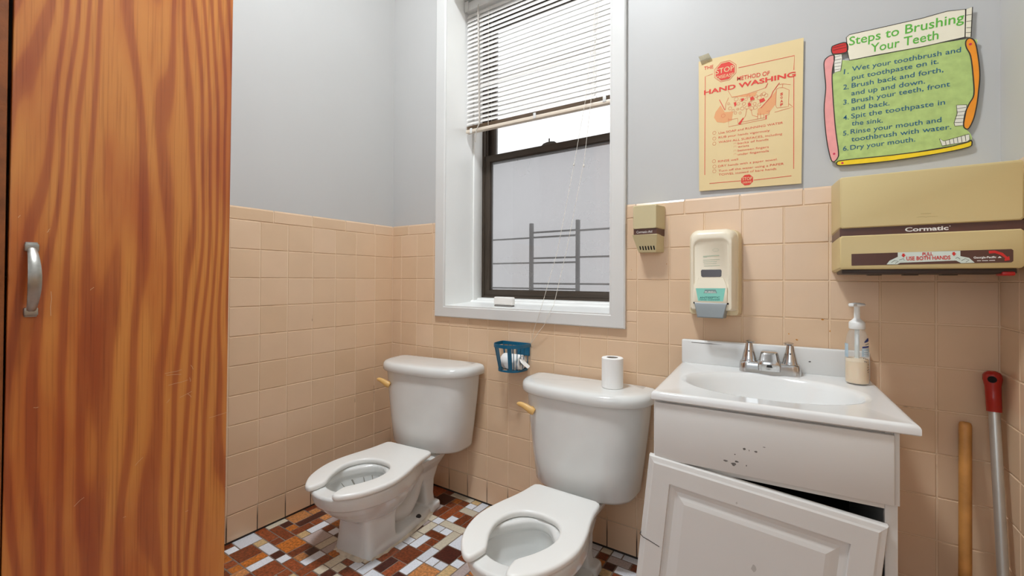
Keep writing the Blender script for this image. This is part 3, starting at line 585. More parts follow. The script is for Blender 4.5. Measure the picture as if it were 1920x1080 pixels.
# ------------------------------------------------------------------ wooden cupboard
def _wood(n, l):
    b = n['Principled BSDF']; b.inputs['Roughness'].default_value = .38; b.inputs['Specular IOR Level'].default_value = .5
    b.inputs['Coat Weight'].default_value = .45; b.inputs['Coat Roughness'].default_value = .22
    tc = n.new('ShaderNodeTexCoord'); mp = n.new('ShaderNodeMapping'); mp.inputs['Scale'].default_value = (1.5, 4.2, .62)
    l.new(tc.outputs['Object'], mp.inputs['Vector'])
    no = n.new('ShaderNodeTexNoise'); no.inputs['Scale'].default_value = 1.25; no.inputs['Detail'].default_value = 2.2; no.inputs['Roughness'].default_value = .4; no.inputs['Distortion'].default_value = .1
    l.new(mp.outputs['Vector'], no.inputs['Vector'])
    sx = n.new('ShaderNodeSeparateXYZ'); l.new(tc.outputs['Object'], sx.inputs['Vector'])
    my = n.new('ShaderNodeMath'); my.operation = 'MULTIPLY'; my.inputs[1].default_value = 185; l.new(sx.outputs['Y'], my.inputs[0])
    mu = n.new('ShaderNodeMath'); mu.operation = 'MULTIPLY_ADD'; mu.inputs[1].default_value = 62; l.new(no.outputs['Fac'], mu.inputs[0]); l.new(my.outputs[0], mu.inputs[2])
    si = n.new('ShaderNodeMath'); si.operation = 'SINE'; l.new(mu.outputs[0], si.inputs[0])
    r = n.new('ShaderNodeValToRGB'); e = r.color_ramp.elements
    e[0].position = .15; e[0].color = rgb(200, 128, 58); e[1].position = .97; e[1].color = rgb(166, 88, 38)
    q = e.new(.55); q.color = rgb(192, 116, 50); q2 = e.new(.78); q2.color = rgb(172, 94, 40)
    mr = n.new('ShaderNodeMapRange'); mr.inputs['From Min'].default_value = -1; l.new(si.outputs[0], mr.inputs['Value']); l.new(mr.outputs['Result'], r.inputs['Fac'])
    # large darker flame figures and fine pores
    m2 = n.new('ShaderNodeMapping'); m2.inputs['Scale'].default_value = (2, 6.5, 1.3); l.new(tc.outputs['Object'], m2.inputs['Vector'])
    n2 = n.new('ShaderNodeTexNoise'); n2.inputs['Scale'].default_value = 1.7; n2.inputs['Detail'].default_value = 3; l.new(m2.outputs['Vector'], n2.inputs['Vector'])
    r2 = n.new('ShaderNodeValToRGB'); r2.color_ramp.elements[0].position = .44; r2.color_ramp.elements[0].color = (1, 1, 1, 1); r2.color_ramp.elements[1].position = .62; r2.color_ramp.elements[1].color = rgb(226, 188, 168)
    l.new(n2.outputs['Fac'], r2.inputs['Fac'])
    mx = n.new('ShaderNodeMix'); mx.data_type = 'RGBA'; mx.blend_type = 'MULTIPLY'; mx.inputs['Factor'].default_value = .85
    l.new(r.outputs['Color'], mx.inputs['A']); l.new(r2.outputs['Color'], mx.inputs['B'])
    m3 = n.new('ShaderNodeMapping'); m3.inputs['Scale'].default_value = (60, 240, 5); l.new(tc.outputs['Object'], m3.inputs['Vector'])
    n3 = n.new('ShaderNodeTexNoise'); n3.inputs['Scale'].default_value = 1; n3.inputs['Detail'].default_value = 3; l.new(m3.outputs['Vector'], n3.inputs['Vector'])
    r3 = n.new('ShaderNodeValToRGB'); r3.color_ramp.elements[0].position = .28; r3.color_ramp.elements[0].color = (.58, .46, .38, 1); r3.color_ramp.elements[1].position = .50; r3.color_ramp.elements[1].color = (1, 1, 1, 1)
    l.new(n3.outputs['Fac'], r3.inputs['Fac'])
    mx2 = n.new('ShaderNodeMix'); mx2.data_type = 'RGBA'; mx2.blend_type = 'MULTIPLY'; mx2.inputs['Factor'].default_value = .55
    l.new(mx.outputs['Result'], mx2.inputs['A']); l.new(r3.outputs['Color'], mx2.inputs['B']); l.new(mx2.outputs['Result'], b.inputs['Base Color'])
    bp = n.new('ShaderNodeBump'); bp.inputs['Strength'].default_value = .25; bp.inputs['Distance'].default_value = .0012
    ad = n.new('ShaderNodeMath'); ad.operation = 'ADD'; l.new(n3.outputs['Fac'], ad.inputs[0]); l.new(no.outputs['Fac'], ad.inputs[1])
    l.new(ad.outputs[0], bp.inputs['Height']); l.new(bp.outputs['Normal'], b.inputs['Normal'])
M_WOOD = attr_mat('varnished_flame_plywood', _wood)
M_WOODD = mat('aged_brown_wood_frame', rgb(128, 70, 28), rough=.45, bump=.3, bscale=120, var=.25, vscale=30)
M_CHROME = mat('worn_chrome', rgb(205, 205, 205), rough=.16, metal=1.0, var=.03)
M_NICKEL = mat('dull_nickel', rgb(170, 168, 162), rough=.34, metal=1.0, var=.12, vscale=60)
cb = empty('wooden_cupboard', (0.0, -1.19, 0)); tag(cb, 'tall varnished orange brown wooden cupboard at the left of the room', 'cupboard')
CX = .462
bm = bmesh.new()
box(bm, .004, CX, .195, .212, 0, 2.12); box(bm, .004, CX, -.222, -.205, 0, 2.12); box(bm, .004, CX, -.205, .195, 2.10, 2.12); box(bm, .004, CX, -.205, .195, .05, .07)
mk('carcass', bm, M_WOODD, cb)
bm = bmesh.new(); box(bm, CX, .480, -.222, -.1805, 0.0, 2.12, .002); box(bm, CX, .478, -.1805, .213, 2.085, 2.12, .002); box(bm, CX, .478, -.1805, .213, 0, .065, .002)
mk('face_frame', bm, M_WOODD, cb)
bm = bmesh.new(); box(bm, CX + .0005, .480, -.1765, .2135, .07, 2.08, .002)
for v in bm.verts: v.co.y += (v.co.z - .983) * .0045
door = mk('cupboard_door', bm, M_WOOD, cb)
# pull handle: two feet and a flat arched grip
hp = []
for k in range(15):
    t = k / 14; hp.append((.480 + .008 + .033 * math.sin(math.pi * t) ** .75, -.147, .916 + .125 * t))
bm = bmesh.new()
rings = []
for k, p in enumerate(hp):
    t = k / 14; w = .0065 + .003 * math.sin(math.pi * t)
    a = hp[max(k - 1, 0)]; b_ = hp[min(k + 1, 14)]; tx, tz = b_[0] - a[0], b_[2] - a[2]; L = math.hypot(tx, tz); nx, nz = tz / L * .0032, -tx / L * .0032
    rings.append([(p[0] - nx, p[1] - w, p[2] - nz), (p[0] + nx * .4, p[1] - w, p[2] + nz * .4), (p[0] + nx, p[1] - w * .5, p[2] + nz), (p[0] + nx, p[1] + w * .5, p[2] + nz), (p[0] + nx * .4, p[1] + w, p[2] + nz * .4), (p[0] - nx, p[1] + w, p[2] - nz)])
loft(bm, rings)
for zc in (.915, 1.042): box(bm, .4795, .492, -.157, -.137, zc - .008, zc + .008, .0025)
for zc in (.909, 1.048): box(bm, .4795, .4875, -.156, -.138, zc - .005, zc + .005, .002)
mk('door_handle', bm, M_NICKEL, door, 35)
bm = bmesh.new(); box(bm, .4795, .487, -.2115, -.189, .962, 1.006, .002); box(bm, .486, .496, -.2035, -.192, .974, .992, .003)
mk('latch', bm, mat('dark_iron', rgb(60, 52, 46), rough=.5, metal=.8), cb, 30)
rnd = random.Random(3); bm = bmesh.new()
def scr(y, z, ln, ang, w=.00035):
    p = [(y + ln * t * math.cos(ang) + rnd.uniform(-.0008, .0008), z + ln * t * math.sin(ang) + rnd.uniform(-.0008, .0008)) for t in (0, .33, .66, 1)]
    for a, b_ in zip(p[:-1], p[1:]):
        dx, dz = b_[0] - a[0], b_[1] - a[1]; L = math.hypot(dx, dz) or 1; ox, oz = -dz / L * w, dx / L * w
        bm.faces.new([bm.verts.new((.4804, q[0], q[1])) for q in ((a[0] - ox, a[1] - oz), (b_[0] - ox, b_[1] - oz), (b_[0] + ox, b_[1] + oz), (a[0] + ox, a[1] + oz))])
for (y, z, ln, ang) in ((.075, .752, .035, .1), (.078, .748, .03, -.1), (.082, .722, .04, .15), (.128, .765, .014, -1.2), (.126, .733, .01, -1.4), (.105, .688, .028, .35), (.122, .693, .012, -.9), (.078, .680, .01, .9), (-.118, .955, .05, -1.57), (-.14, .722, .006, 0), (-.06, .955, .01, .9), (-.125, 1.075, .008, 1), (-.165, 1.10, .006, 1), (.02, .55, .02, .8), (-.08, .50, .02, .7), (.0, .44, .006, 0), (.17, .62, .05, .12), (.12, .40, .006, .3)):
    scr(y, z, ln, ang)
mk('scratches', bm, mat('pale_scratch', rgb(206, 170, 130), rough=.6), door, recalc=False)

# ------------------------------------------------------------------ toilets
def _porc(n, l):
    b = n['Principled BSDF']; b.inputs['Roughness'].default_value = .13; b.inputs['Specular IOR Level'].default_value = .5
    b.inputs['Coat Weight'].default_value = .2; b.inputs['Coat Roughness'].default_value = .05
    tc = n.new('ShaderNodeTexCoord'); no = n.new('ShaderNodeTexNoise'); no.inputs['Scale'].default_value = 7; l.new(tc.outputs['Object'], no.inputs['Vector'])
    r = n.new('ShaderNodeValToRGB'); r.color_ramp.elements[0].position = .3; r.color_ramp.elements[1].position = .7
    r.color_ramp.elements[0].color = rgb(216, 216, 213); r.color_ramp.elements[1].color = rgb(224, 224, 221)
    l.new(no.outputs['Fac'], r.inputs['Fac']); l.new(r.outputs['Color'], b.inputs['Base Color'])
M_PORC = attr_mat('white_porcelain', _porc)
M_SEAT = mat('white_plastic_seat', rgb(232, 231, 227), rough=.28, var=.01)
M_BEIGE = mat('yellowed_plastic', rgb(226, 182, 112), rough=.4, var=.06)
def egg(yf, yb, hw, hb, z, n=56, p=2.0, pb=2.6):
    """outline with an elongated front and a squarer, narrower back"""
    yc = yf + (yb - yf) * .42; out = []
    for k in range(n):
        t = 2 * math.pi * k / n; c, s = math.cos(t), math.sin(t)
        if s < 0:
            x = hw * math.copysign(abs(c) ** (2 / p), c); y = yc + (yc - yf) * -abs(s) ** (2 / p)
        else:
            x = math.copysign(abs(c) ** (2 / pb), c); y = yc + (yb - yc) * abs(s) ** (2 / pb)
            f = (y - yc) / (yb - yc); f = f * f * (3 - 2 * f); x *= hw * (1 - f) + hb * f
        out.append(Vector((x, y, z)))
    return out
def bowl_obj(parent):
    """pedestal, bowl, trapway and deck grown together into one porcelain body"""
    bm = bmesh.new()
    def ring(z, yf, yb, hw, hb, p=2.0, pb=2.6): return egg(yf, yb, hw, hb, z, p=p, pb=pb)
    # floor flange
    loft(bm, [ring(0.0, -.540, -.13, .098, .078, 5, 5), ring(.020, -.538, -.132, .097, .077, 5, 5), ring(.027, -.533, -.137, .092, .072, 5, 5)])
    # bowl with rim and inner hollow
    L = [ring(.100, -.500, -.30, .058, .045, 2.4), ring(.118, -.535, -.26, .080, .055, 2.3), ring(.140, -.572, -.22, .103, .066, 2.2), ring(.165, -.604, -.19, .122, .078, 2.1),
         ring(.190, -.630, -.17, .137, .088, 2.1), ring(.208, -.643, -.165, .146, .094, 2.1), ring(.2125, -.647, -.165, .1485, .096, 2.1),
         ring(.2155, -.655, -.17, .1535, .10, 2.1), ring(.226, -.660, -.18, .156, .105, 2.1), ring(.240, -.664, -.195, .1575, .11, 2.1), ring(.258, -.667, -.205, .158, .11, 2.1), ring(.264, -.662, -.210, .153, .106, 2.1)]
    def iring(z, yf, yb, hw): return egg(yf, yb, hw, hw * .72, z, p=2.0, pb=2.0)
    I = [iring(.264, -.618, -.385, .108), iring(.258, -.612, -.392, .102), iring(.238, -.612, -.392, .103), iring(.228, -.618, -.384, .110), iring(.19, -.585, -.385, .098), iring(.158, -.538, -.390, .076), iring(.143, -.495, -.400, .052), iring(.137, -.47, -.415, .035)]
    loft(bm, L + I, True, True)
    # front column with flat sides
    def rr(z, yf, yb, hf, hb):
        out = []
        for k in range(40):
            t = 2 * math.pi * k / 40; c, s = math.cos(t), math.sin(t)
            y = (yf + yb) / 2 + (yb - yf) / 2 * math.copysign(abs(s) ** .28, s); f = (y - yf) / (yb - yf)
            out.append((math.copysign(abs(c) ** .28, c) * (hf + (hb - hf) * f), y, z))
        return out
    loft(bm, [rr(0, -.540, -.385, .088, .096), rr(.05, -.533, -.392, .083, .088), rr(.10, -.530, -.385, .078, .082), rr(.126, -.530, -.37, .078, .08)])
    # trapway and rear neck
    tp = crom([(0, -.362, .085), (0, -.330, .060), (0, -.285, .055), (0, -.245, .100), (0, -.215, .155), (0, -.175, .165), (0, -.150, .110), (0, -.148, .02)], 5, False)
    tube(bm, tp, [.036 + .012 * math.sin(math.pi * k / (len(tp) - 1)) for k in range(len(tp))], 20, True, (1.0, 1.18))
    loft(bm, [rr(0, -.185, -.118, .060, .058), rr(.06, -.185, -.125, .052, .05), rr(.12, -.19, -.12, .050, .05), rr(.175, -.22, -.10, .062, .06), rr(.215, -.25, -.08, .088, .085), rr(.240, -.26, -.065, .098, .095)])
    loft(bm, [rr(0, -.182, -.112, .084, .080), rr(.026, -.182, -.113, .083, .079), rr(.032, -.178, -.117, .079, .075)])
    loft(bm, [rr(.14, -.355, -.20, .04, .035), rr(.22, -.355, -.20, .09, .08)])
    o = mk('bowl', bm, M_PORC, parent, 60)
    bake(o, [('REMESH', dict(mode='VOXEL', voxel_size=.0033)), ('SMOOTH', dict(factor=.5, iterations=5))])
    o.data.shade_smooth()
    return o
def water_and_stain(parent, stains):
    bm = bmesh.new(); v = [bm.verts.new(p) for p in egg(-.515, -.396, .062, .047, .148, p=2, pb=2)]; bm.faces.new(v)
    w = mk('bowl_water', bm, mat('bowl_water', rgb(205, 208, 205), rough=.03, trans=.6, var=.02), parent)
    if stains:
        bm = bmesh.new(); rnd = random.Random(5)
        for k, z0_, z1_, wd_ in ((24, .222, .165, 1.0), (21, .224, .15, .8), (18, .226, .17, .9), (27, .22, .18, .6), (15, .224, .19, .6)):
            cols = []
            for q in range(6):
                z = z0_ + (z1_ - z0_) * q / 5; f = (z - .15) / (.228 - .15)
                e = egg(-.530 - .088 * f, -.390 + .006 * f, .072 + .038 * f, .052 + .027 * f, z, p=2, pb=2)
                kk = 28 + (28 - k) if False else k
                p0, p1 = e[kk], e[kk + 1]; c_ = Vector((0, -.47, z)); w_ = wd_ * rnd.uniform(.2, .6) * (1 - .6 * q / 5)
                cols.append([p0.lerp(c_, .10), p0.lerp(p1, w_).lerp(c_, .10)])
            for a_, b_ in zip(cols[:-1], cols[1:]): bm.faces.new([bm.verts.new(p) for p in (a_[0], a_[1], b_[1], b_[0])])
        mk('rust_streak', bm, mat('grey_rust_stain', rgb(134, 130, 120), rough=.4, var=.25, vscale=120), parent, recalc=False)
    return w
def seat_obj(parent):
    outer = [(-.102, -.226), (-.118, -.236), (-.123, -.256), (-.128, -.30), (-.138, -.35), (-.151, -.40), (-.161, -.455), (-.162, -.505), (-.150, -.56), (-.128, -.61), (-.100, -.645), (-.078, -.664), (-.062, -.668), (-.052, -.660), (-.046, -.636), (-.044, -.612)]
    inner = [(-.050, -.598), (-.072, -.56), (-.090, -.51), (-.0905, -.465), (-.075, -.425), (-.045, -.400), (0, -.391)]
    half = crom(outer, 4, False) + crom(inner, 4, False)
    full = [Vector((p.x, p.y)) for p in half] + [Vector((-p.x, p.y)) for p in reversed(half[:-1])]
    o = curve_plate('seat', [full], .0105, .0085, M_SEAT, parent, 60, 4)
    # slight dish: sides fall away outward
    for v in o.data.vertices:
        v.co.z += .2750
    return o
def tank_ring(hw, yb, yf, z, n=64):
    """D-shaped plan: straight back, bowed front with generous corners"""
    out = []
    for k in range(n):
        t = 2 * math.pi * k / n; c, s = math.cos(t), math.sin(t)
        if s >= 0: x = hw * math.copysign(abs(c) ** (2 / 9), c); y = yb - .02 + .02 * abs(s) ** (2 / 9)
        else:
            x = hw * math.copysign(abs(c) ** (2 / 2.9), c); y = (yb - .02) - (yb - .02 - yf) * abs(s) ** (2 / 3.1)
        out.append((x, y, z))
    return out
def make_toilet(loc, rz, label, crack):
    t = empty('toilet', loc, rz); tag(t, label, 'toilet', 'low white toilets along the tiled wall')
    b = bowl_obj(t); water_and_stain(b, not crack)
    bm = bmesh.new()
    for sx in (1,): lathe(bm, [(.0105, 0), (.0112, .003), (.009, .006), (.006, .009), (.002, .011)], (sx * .078, -.262, .025), 10)
    mk('rusted_bolt', bm, mat('rusted_bolt', rgb(46, 42, 40), rough=.7, var=.3, vscale=90), b, 40)
    bm = bmesh.new()
    rr = egg(-.540, -.122, .096, .080, 0, n=72, p=5, pb=5); rnd = random.Random(int(loc[0] * 100))
    cen = Vector((0, -.33, 0)); rings = [[], [], []]
    for p in rr:
        d = (p - cen).normalized(); k = .010 + rnd.uniform(-.004, .007)
        rings[0].append(p + d * k + Vector((0, 0, .0004))); rings[1].append(p + d * (k * .35) + Vector((0, 0, .006 + rnd.uniform(-.002, .002)))); rings[2].append(p - d * .006 + Vector((0, 0, .008)))
    loft(bm, rings, False, False)
    mk('caulk_bead', bm, mat('grubby_caulk', rgb(206, 194, 174), rough=.9, var=.22, vscale=30, bump=.4, bscale=80), b)
    s = seat_obj(t)
    bm = bmesh.new()
    for sx in (-1, 1): tube(bm, [(sx * .066 - .016, -.232, .2655), (sx * .066 + .016, -.232, .2655)], .008, 12)
    mk('seat_hinge', bm, M_SEAT, s, 40)
    bm = bmesh.new(); YB = -.03
    prof = [(.168, -.172, .250), (.178, -.186, .254), (.185, -.194, .266), (.198, -.1995, .36), (.212, -.204, .47), (.223, -.206, .574)]
    loft(bm, [tank_ring(hw, YB, yf, z) for hw, yf, z in prof])
    tk = mk('tank', bm, M_PORC, t, 50)
    bm = bmesh.new(); box(bm, -.085, .085, -.165, -.07, .225, .2515, .006); mk('tank_neck', bm, M_PORC, tk, 40)
    bm = bmesh.new()
    prof = [(.223, -.204, .5735), (.2395, -.2165, .576), (.243, -.220, .581), (.2434, -.2203, .597), (.2415, -.218, .606), (.235, -.211, .613), (.223, -.198, .6165), (.202, -.17, .618)]
    rings = [tank_ring(hw, YB + .008, yf, z) for hw, yf, z in prof]
    loft(bm, rings); ld = mk('tank_lid', bm, M_PORC, t, 50)
    if crack:
        bm = bmesh.new(); P = [(-.230, -.19), (-.209, -.162), (-.17, -.135), (-.12, -.115), (-.07, -.095), (-.02, -.062), (.0, -.05)]
        for (a, b_) in zip(P[:-1], P[1:]):
            d = Vector((b_[0] - a[0], b_[1] - a[1])).normalized(); nx, ny = -d.y * .0006, d.x * .0006
            za, zb_ = [(.6145 if abs(q[0]) > .2 else .6186) for q in (a, b_)]
            bm.faces.new([bm.verts.new(q) for q in ((a[0] - nx, a[1] - ny, za), (b_[0] - nx, b_[1] - ny, zb_), (b_[0] + nx, b_[1] + ny, zb_), (a[0] + nx, a[1] + ny, za))])
        mk('crack', bm, mat('dark_hairline', rgb(120, 116, 110), rough=.8), ld, recalc=False)
    # trip lever on the left of the front face
    bm = bmesh.new()
    tube(bm, [(-.158, -.150, .524), (-.160, -.192, .524)], .006, 12)
    pts = [(-.148, -.192, .513), (-.160, -.196, .519), (-.178, -.199, .528), (-.197, -.200, .534), (-.216, -.200, .535)]
    tube(bm, crom(pts, 4, False), [.0105, .0125, .0135, .0138, .0136, .0132, .0127, .0122, .0116, .011, .0104, .0098, .0092, .0085, .0075, .0055, .003], 12, True, (1.0, .75))
    mk('flush_handle', bm, M_BEIGE, tk, 60)
    return t
make_toilet((.370, -.016, 0), R(6.0), 'low white toilet in the corner, farther from the vanity cabinet', False)
make_toilet((1.117, 0, 0), 0.0, 'low white toilet beside the vanity with a paper roll on its tank', True)

# toilet paper roll on the tank
M_PAPER = mat('white_tissue', rgb(240, 239, 236), rough=.9, bump=.25, bscale=160, var=.015)
def paper_roll(name, loc, label, r=.036, h=.102):
    o = empty(name, loc); tag(o, label, 'toilet paper')
    bm = bmesh.new(); lathe(bm, [(.0195, 0), (r - .002, 0), (r, .002), (r, h - .002), (r - .002, h), (.0195, h), (.0195, 0)], seg=40, cap0=False, cap1=False); mk('paper', bm, M_PAPER, o, 40)
    bm = bmesh.new(); lathe(bm, [(.0193, .001), (.0193, h - .001), (.0178, h - .001), (.0178, .001), (.0193, .001)], seg=32, cap0=False, cap1=False); mk('cardboard_core', bm, mat('grey_cardboard', rgb(150, 142, 132), rough=.9), o, 40)
    return o
paper_roll('toilet_paper_roll', (1.2225, -.098, .6182), 'white toilet paper roll standing on the cracked toilet tank')

# ------------------------------------------------------------------ blue wire basket with a roll in it
bk = empty('toilet_paper_basket', (.769, 0, .612)); tag(bk, 'blue plastic basket hung on tiles between the two toilets', 'basket')
M_BLUE = mat('teal_blue_plastic', rgb(12, 92, 124), rough=.35, var=.06)
def dpath(w, d, n=26):
    """D outline: back on the wall, bowed front"""
    pts = [(w, -.004)]
    for k in range(n + 1):
        t = math.pi * k / n
        pts.append((w * math.copysign(abs(math.cos(t)) ** .74, math.cos(t)), -.012 - (d - .012) * abs(math.sin(t)) ** .74))
    pts.append((-w, -.004)); return pts
def band(bm, path, z0, z1, th=.0026, closed=True):
    n = len(path); P = [Vector((p[0], p[1])) for p in path]
    rings = []
    for i in range(n):
        a, b_ = P[(i - 1) % n] if closed or i else P[i], P[(i + 1) % n] if closed or i < n - 1 else P[i]
        t = (b_ - a).normalized(); q = Vector((-t.y, t.x)) * th
        p = P[i]; rings.append([(p.x, p.y, z0), (p.x + q.x, p.y + q.y, z0), (p.x + q.x, p.y + q.y, z1), (p.x, p.y, z1)])
    if closed: rings.append(rings[0])
    loft(bm, rings, not closed, not closed)
top = dpath(.069, .108); bot = dpath(.054, .088)
bm = bmesh.new(); band(bm, top, .098, .112); mk('basket_rim', bm, M_BLUE, bk, 40)
bm = bmesh.new(); band(bm, bot, 0, .008)
for f_ in (.25, .5, .75): tube(bm, [(-.054 + .108 * f_, -.004, .004), (-.054 + .108 * f_, -.074 + .012 * abs(f_ - .5), .004)], .0018, 6)
for yy in (-.025, -.05): tube(bm, [(-.053, yy, .004), (.053, yy, .004)], .0018, 6)
mk('basket_floor', bm, M_BLUE, bk, 40)
idx = [1, 3, 5, 7, 9, 19, 21, 23, 25, 28]
for i in idx:
    a, b_ = top[min(i, len(top) - 1)], bot[min(i, len(bot) - 1)]
    wide = i in (9, 11, 16) and False
    bm = bmesh.new(); tube(bm, [(a[0] * .99, a[1] * .98, .10), (b_[0] * .99, b_[1] * .98, .004)], .0017, 6); mk('bar', bm, M_BLUE, bk)
for i0_ in (11, 16):                     # broad straps on both sides of the paper slot
    a0, a1 = Vector(top[i0_]), Vector(top[i0_ + 1]); b0, b1 = Vector(bot[i0_]), Vector(bot[i0_ + 1])
    e = (a1 - a0).normalized() * .0085; e2 = (b1 - b0).normalized() * .0078; nn = Vector((-e.y, e.x)).normalized() * .0026
    bm = bmesh.new(); loft(bm, [[(a0.x - e.x, a0.y - e.y, .10), (a0.x + e.x, a0.y + e.y, .10), (a0.x + e.x + nn.x, a0.y + e.y + nn.y, .10), (a0.x - e.x + nn.x, a0.y - e.y + nn.y, .10)], [(b0.x - e2.x, b0.y - e2.y, .002), (b0.x + e2.x, b0.y + e2.y, .002), (b0.x + e2.x + nn.x, b0.y + e2.y + nn.y, .002), (b0.x - e2.x + nn.x, b0.y - e2.y + nn.y, .002)]])
    mk('strap', bm, M_BLUE, bk, 40)
for xx in (-.062, -.04, -.02, .0, .02, .04, .062):
    bm = bmesh.new(); tube(bm, [(xx, -.0052, .1), (xx * .84, -.0052, .004)], .0017, 6); mk('bar', bm, M_BLUE, bk)
bm = bmesh.new(); box(bm, .005, .066, -.0045, -.0015, .060, .11, .001); mk('back_plate', bm, M_BLUE, bk)
rl = empty('toilet_paper_roll', (.778, -.042, .6195)); tag(rl, 'used white toilet paper roll lying inside the blue basket', 'toilet paper')
bm = bmesh.new()
prof = [(.012, -.044), (.029, -.044), (.030, -.042), (.030, .042), (.029, .044), (.012, .044), (.012, -.044)]
rings = [[(z, r * math.cos(2 * math.pi * k / 32), .0305 + r * math.sin(2 * math.pi * k / 32)) for k in range(32)] for r, z in prof]
loft(bm, rings, False, False)
mk('paper', bm, M_PAPER, rl, 40)
bm = bmesh.new(); rings = []
for k, (y, z) in enumerate(((-.029, .034), (-.0285, .022), (-.026, .008), (-.024, .0035))): rings.append([(-.03 + .004 * k, y, z), (.02 + .003 * k, y - .001, z - .002), (.02 + .003 * k, y + .0006, z - .002), (-.03 + .004 * k, y + .0006, z)])
loft(bm, rings)
rings = [[(.044 + .010 * k, -.012 - .006 * math.sin(k * 1.3) + .01 * j - .01, .052 - .013 * k - .004 * math.cos(j * 2.2 + k)) for j in range(4)] for k in range(4)]
loft(bm, rings, False, False, False)
mk('paper_tail', bm, M_PAPER, rl, 50, recalc=False)

# ------------------------------------------------------------------ vanity cabinet, sink top, faucet, bottle
VO = (1.436, -.030, 0); VR = R(3.5)
M_LAM = mat('white_laminate', rgb(212, 210, 206), rough=.35, var=.015, bump=.03, bscale=20)
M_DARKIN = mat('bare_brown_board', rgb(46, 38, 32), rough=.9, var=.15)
vc = empty('vanity_cabinet', VO, VR); tag(vc, 'chipped white vanity cabinet with its door hanging crooked', 'cabinet')
VW, VD, VH = .4475, .44, .7015
bm = bmesh.new(); box(bm, .003, .015, -VD + .014, -.002, 0, VH); mk('side_panel', bm, M_LAM, vc)
bm = bmesh.new(); box(bm, VW - .015, VW - .003, -VD + .014, -.002, 0, VH); mk('side_panel', bm, M_LAM, vc)
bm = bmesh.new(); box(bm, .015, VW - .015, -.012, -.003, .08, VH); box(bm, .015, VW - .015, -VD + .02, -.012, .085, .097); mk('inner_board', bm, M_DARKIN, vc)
bm = bmesh.new()
box(bm, .003, .022, -VD, -VD + .016, .0, VH, .001); box(bm, VW - .019, VW, -VD, -VD + .016, 0, VH, .001)
box(bm, .022, VW - .019, -VD, -VD + .016, .5525, .60, .001); box(bm, .022, VW - .019, -VD, -VD + .016, .68, VH, .001); box(bm, .022, VW - .019, -VD + .05, -VD + .062, 0, .085)
box(bm, .022, VW - .019, -VD, -VD + .016, .085, .105, .001)
mk('face_frame', bm, M_LAM, vc, 30)
bm = bmesh.new(); box(bm, .0065, .4415, -VD - .012, -VD - .0002, .5645, .6965, .003); df = mk('drawer_front', bm, M_LAM, vc, 30)
bm = bmesh.new(); box(bm, VW - .006, VW + .0025, -VD - .003, -VD + .012, .563, .70, .001); mk('edge_strip', bm, M_LAM, vc, 30)
bm = bmesh.new(); rnd = random.Random(9)
yp = -VD - .0122
for (cx_, cz_, w, h) in ((.194, .6225, .007, .006), (.2155, .621, .007, .004), (.231, .6335, .006, .0018), (.203, .6215, .0018, .004), (.158, .590, .010, .004), (.179, .5925, .009, .0045), (.174, .586, .012, .008), (.198, .588, .0022, .004), (.176, .6075, .003, .003)):
    n_ = 9; flat(bm, [(cx_ + w * .5 * math.cos(2 * math.pi * k / n_) * rnd.uniform(.6, 1.2), cz_ + h * .5 * math.sin(2 * math.pi * k / n_) * rnd.uniform(.6, 1.25)) for k in range(n_)], yp)
mk('chipped_paint', bm, mat('exposed_grey_board', rgb(104, 100, 96), rough=.9, var=.45, vscale=160), df, recalc=False)
# raised panel door, hung from one hinge and tipped in its own plane
dr = bpy.data.objects.new('cabinet_door', bpy.data.meshes.new('cabinet_door')); 
bm = bmesh.new(); DWD, DHT = .4385, .49
prof = [(0, .0005), (0, -.010), (.002, -.0145), (.010, -.0165), (.014, -.0185), (.052, -.0185), (.0535, -.0125), (.058, -.0125), (.066, -.0110), (.080, -.0155), (.088, -.0175), (.10, -.0175)]
rings = [[(s, y, -s), (DWD - s, y, -s), (DWD - s, y, -DHT + s), (s, y, -DHT + s)] for s, y in prof]
loft(bm, rings)
bmesh.ops.recalc_face_normals(bm, faces=bm.faces[:]); bm.to_mesh(dr.data); bm.free(); dr.data.materials.append(M_LAM); COL.objects.link(dr)
dr.parent = vc; dr.location = (-.0045, -VD - .0025, .5715); dr.rotation_euler = (R(.0), R(5.9), 0)
bm = bmesh.new(); ribbon(bm, [(-.0003, -.190), (.008, -.196), (.02, -.1975), (.034, -.2005), (.046, -.2035)], .0018, -.0189); 
box(bm, -.0006, .0006, -.0188, -.001, -.1915, -.1885)
mk('crack', bm, mat('dark_crack', rgb(70, 66, 62), rough=.9), dr, recalc=False)
bm = bmesh.new()
for (cx_, cz_, w, h) in ((.19, -.045, .004, .005), (.235, -.17, .010, .016), (.25, -.185, .008, .012)):
    flat(bm, [(cx_ + w * .5 * math.cos(2 * math.pi * k / 9) * rnd.uniform(.6, 1.2), cz_ + h * .5 * math.sin(2 * math.pi * k / 9) * rnd.uniform(.6, 1.25)) for k in range(9)], -.0186 if cx_ < .2 else -.0176)
mk('scuff_mark', bm, mat('scuffed_grey', rgb(186, 183, 178), rough=.7, var=.1), dr, recalc=False)

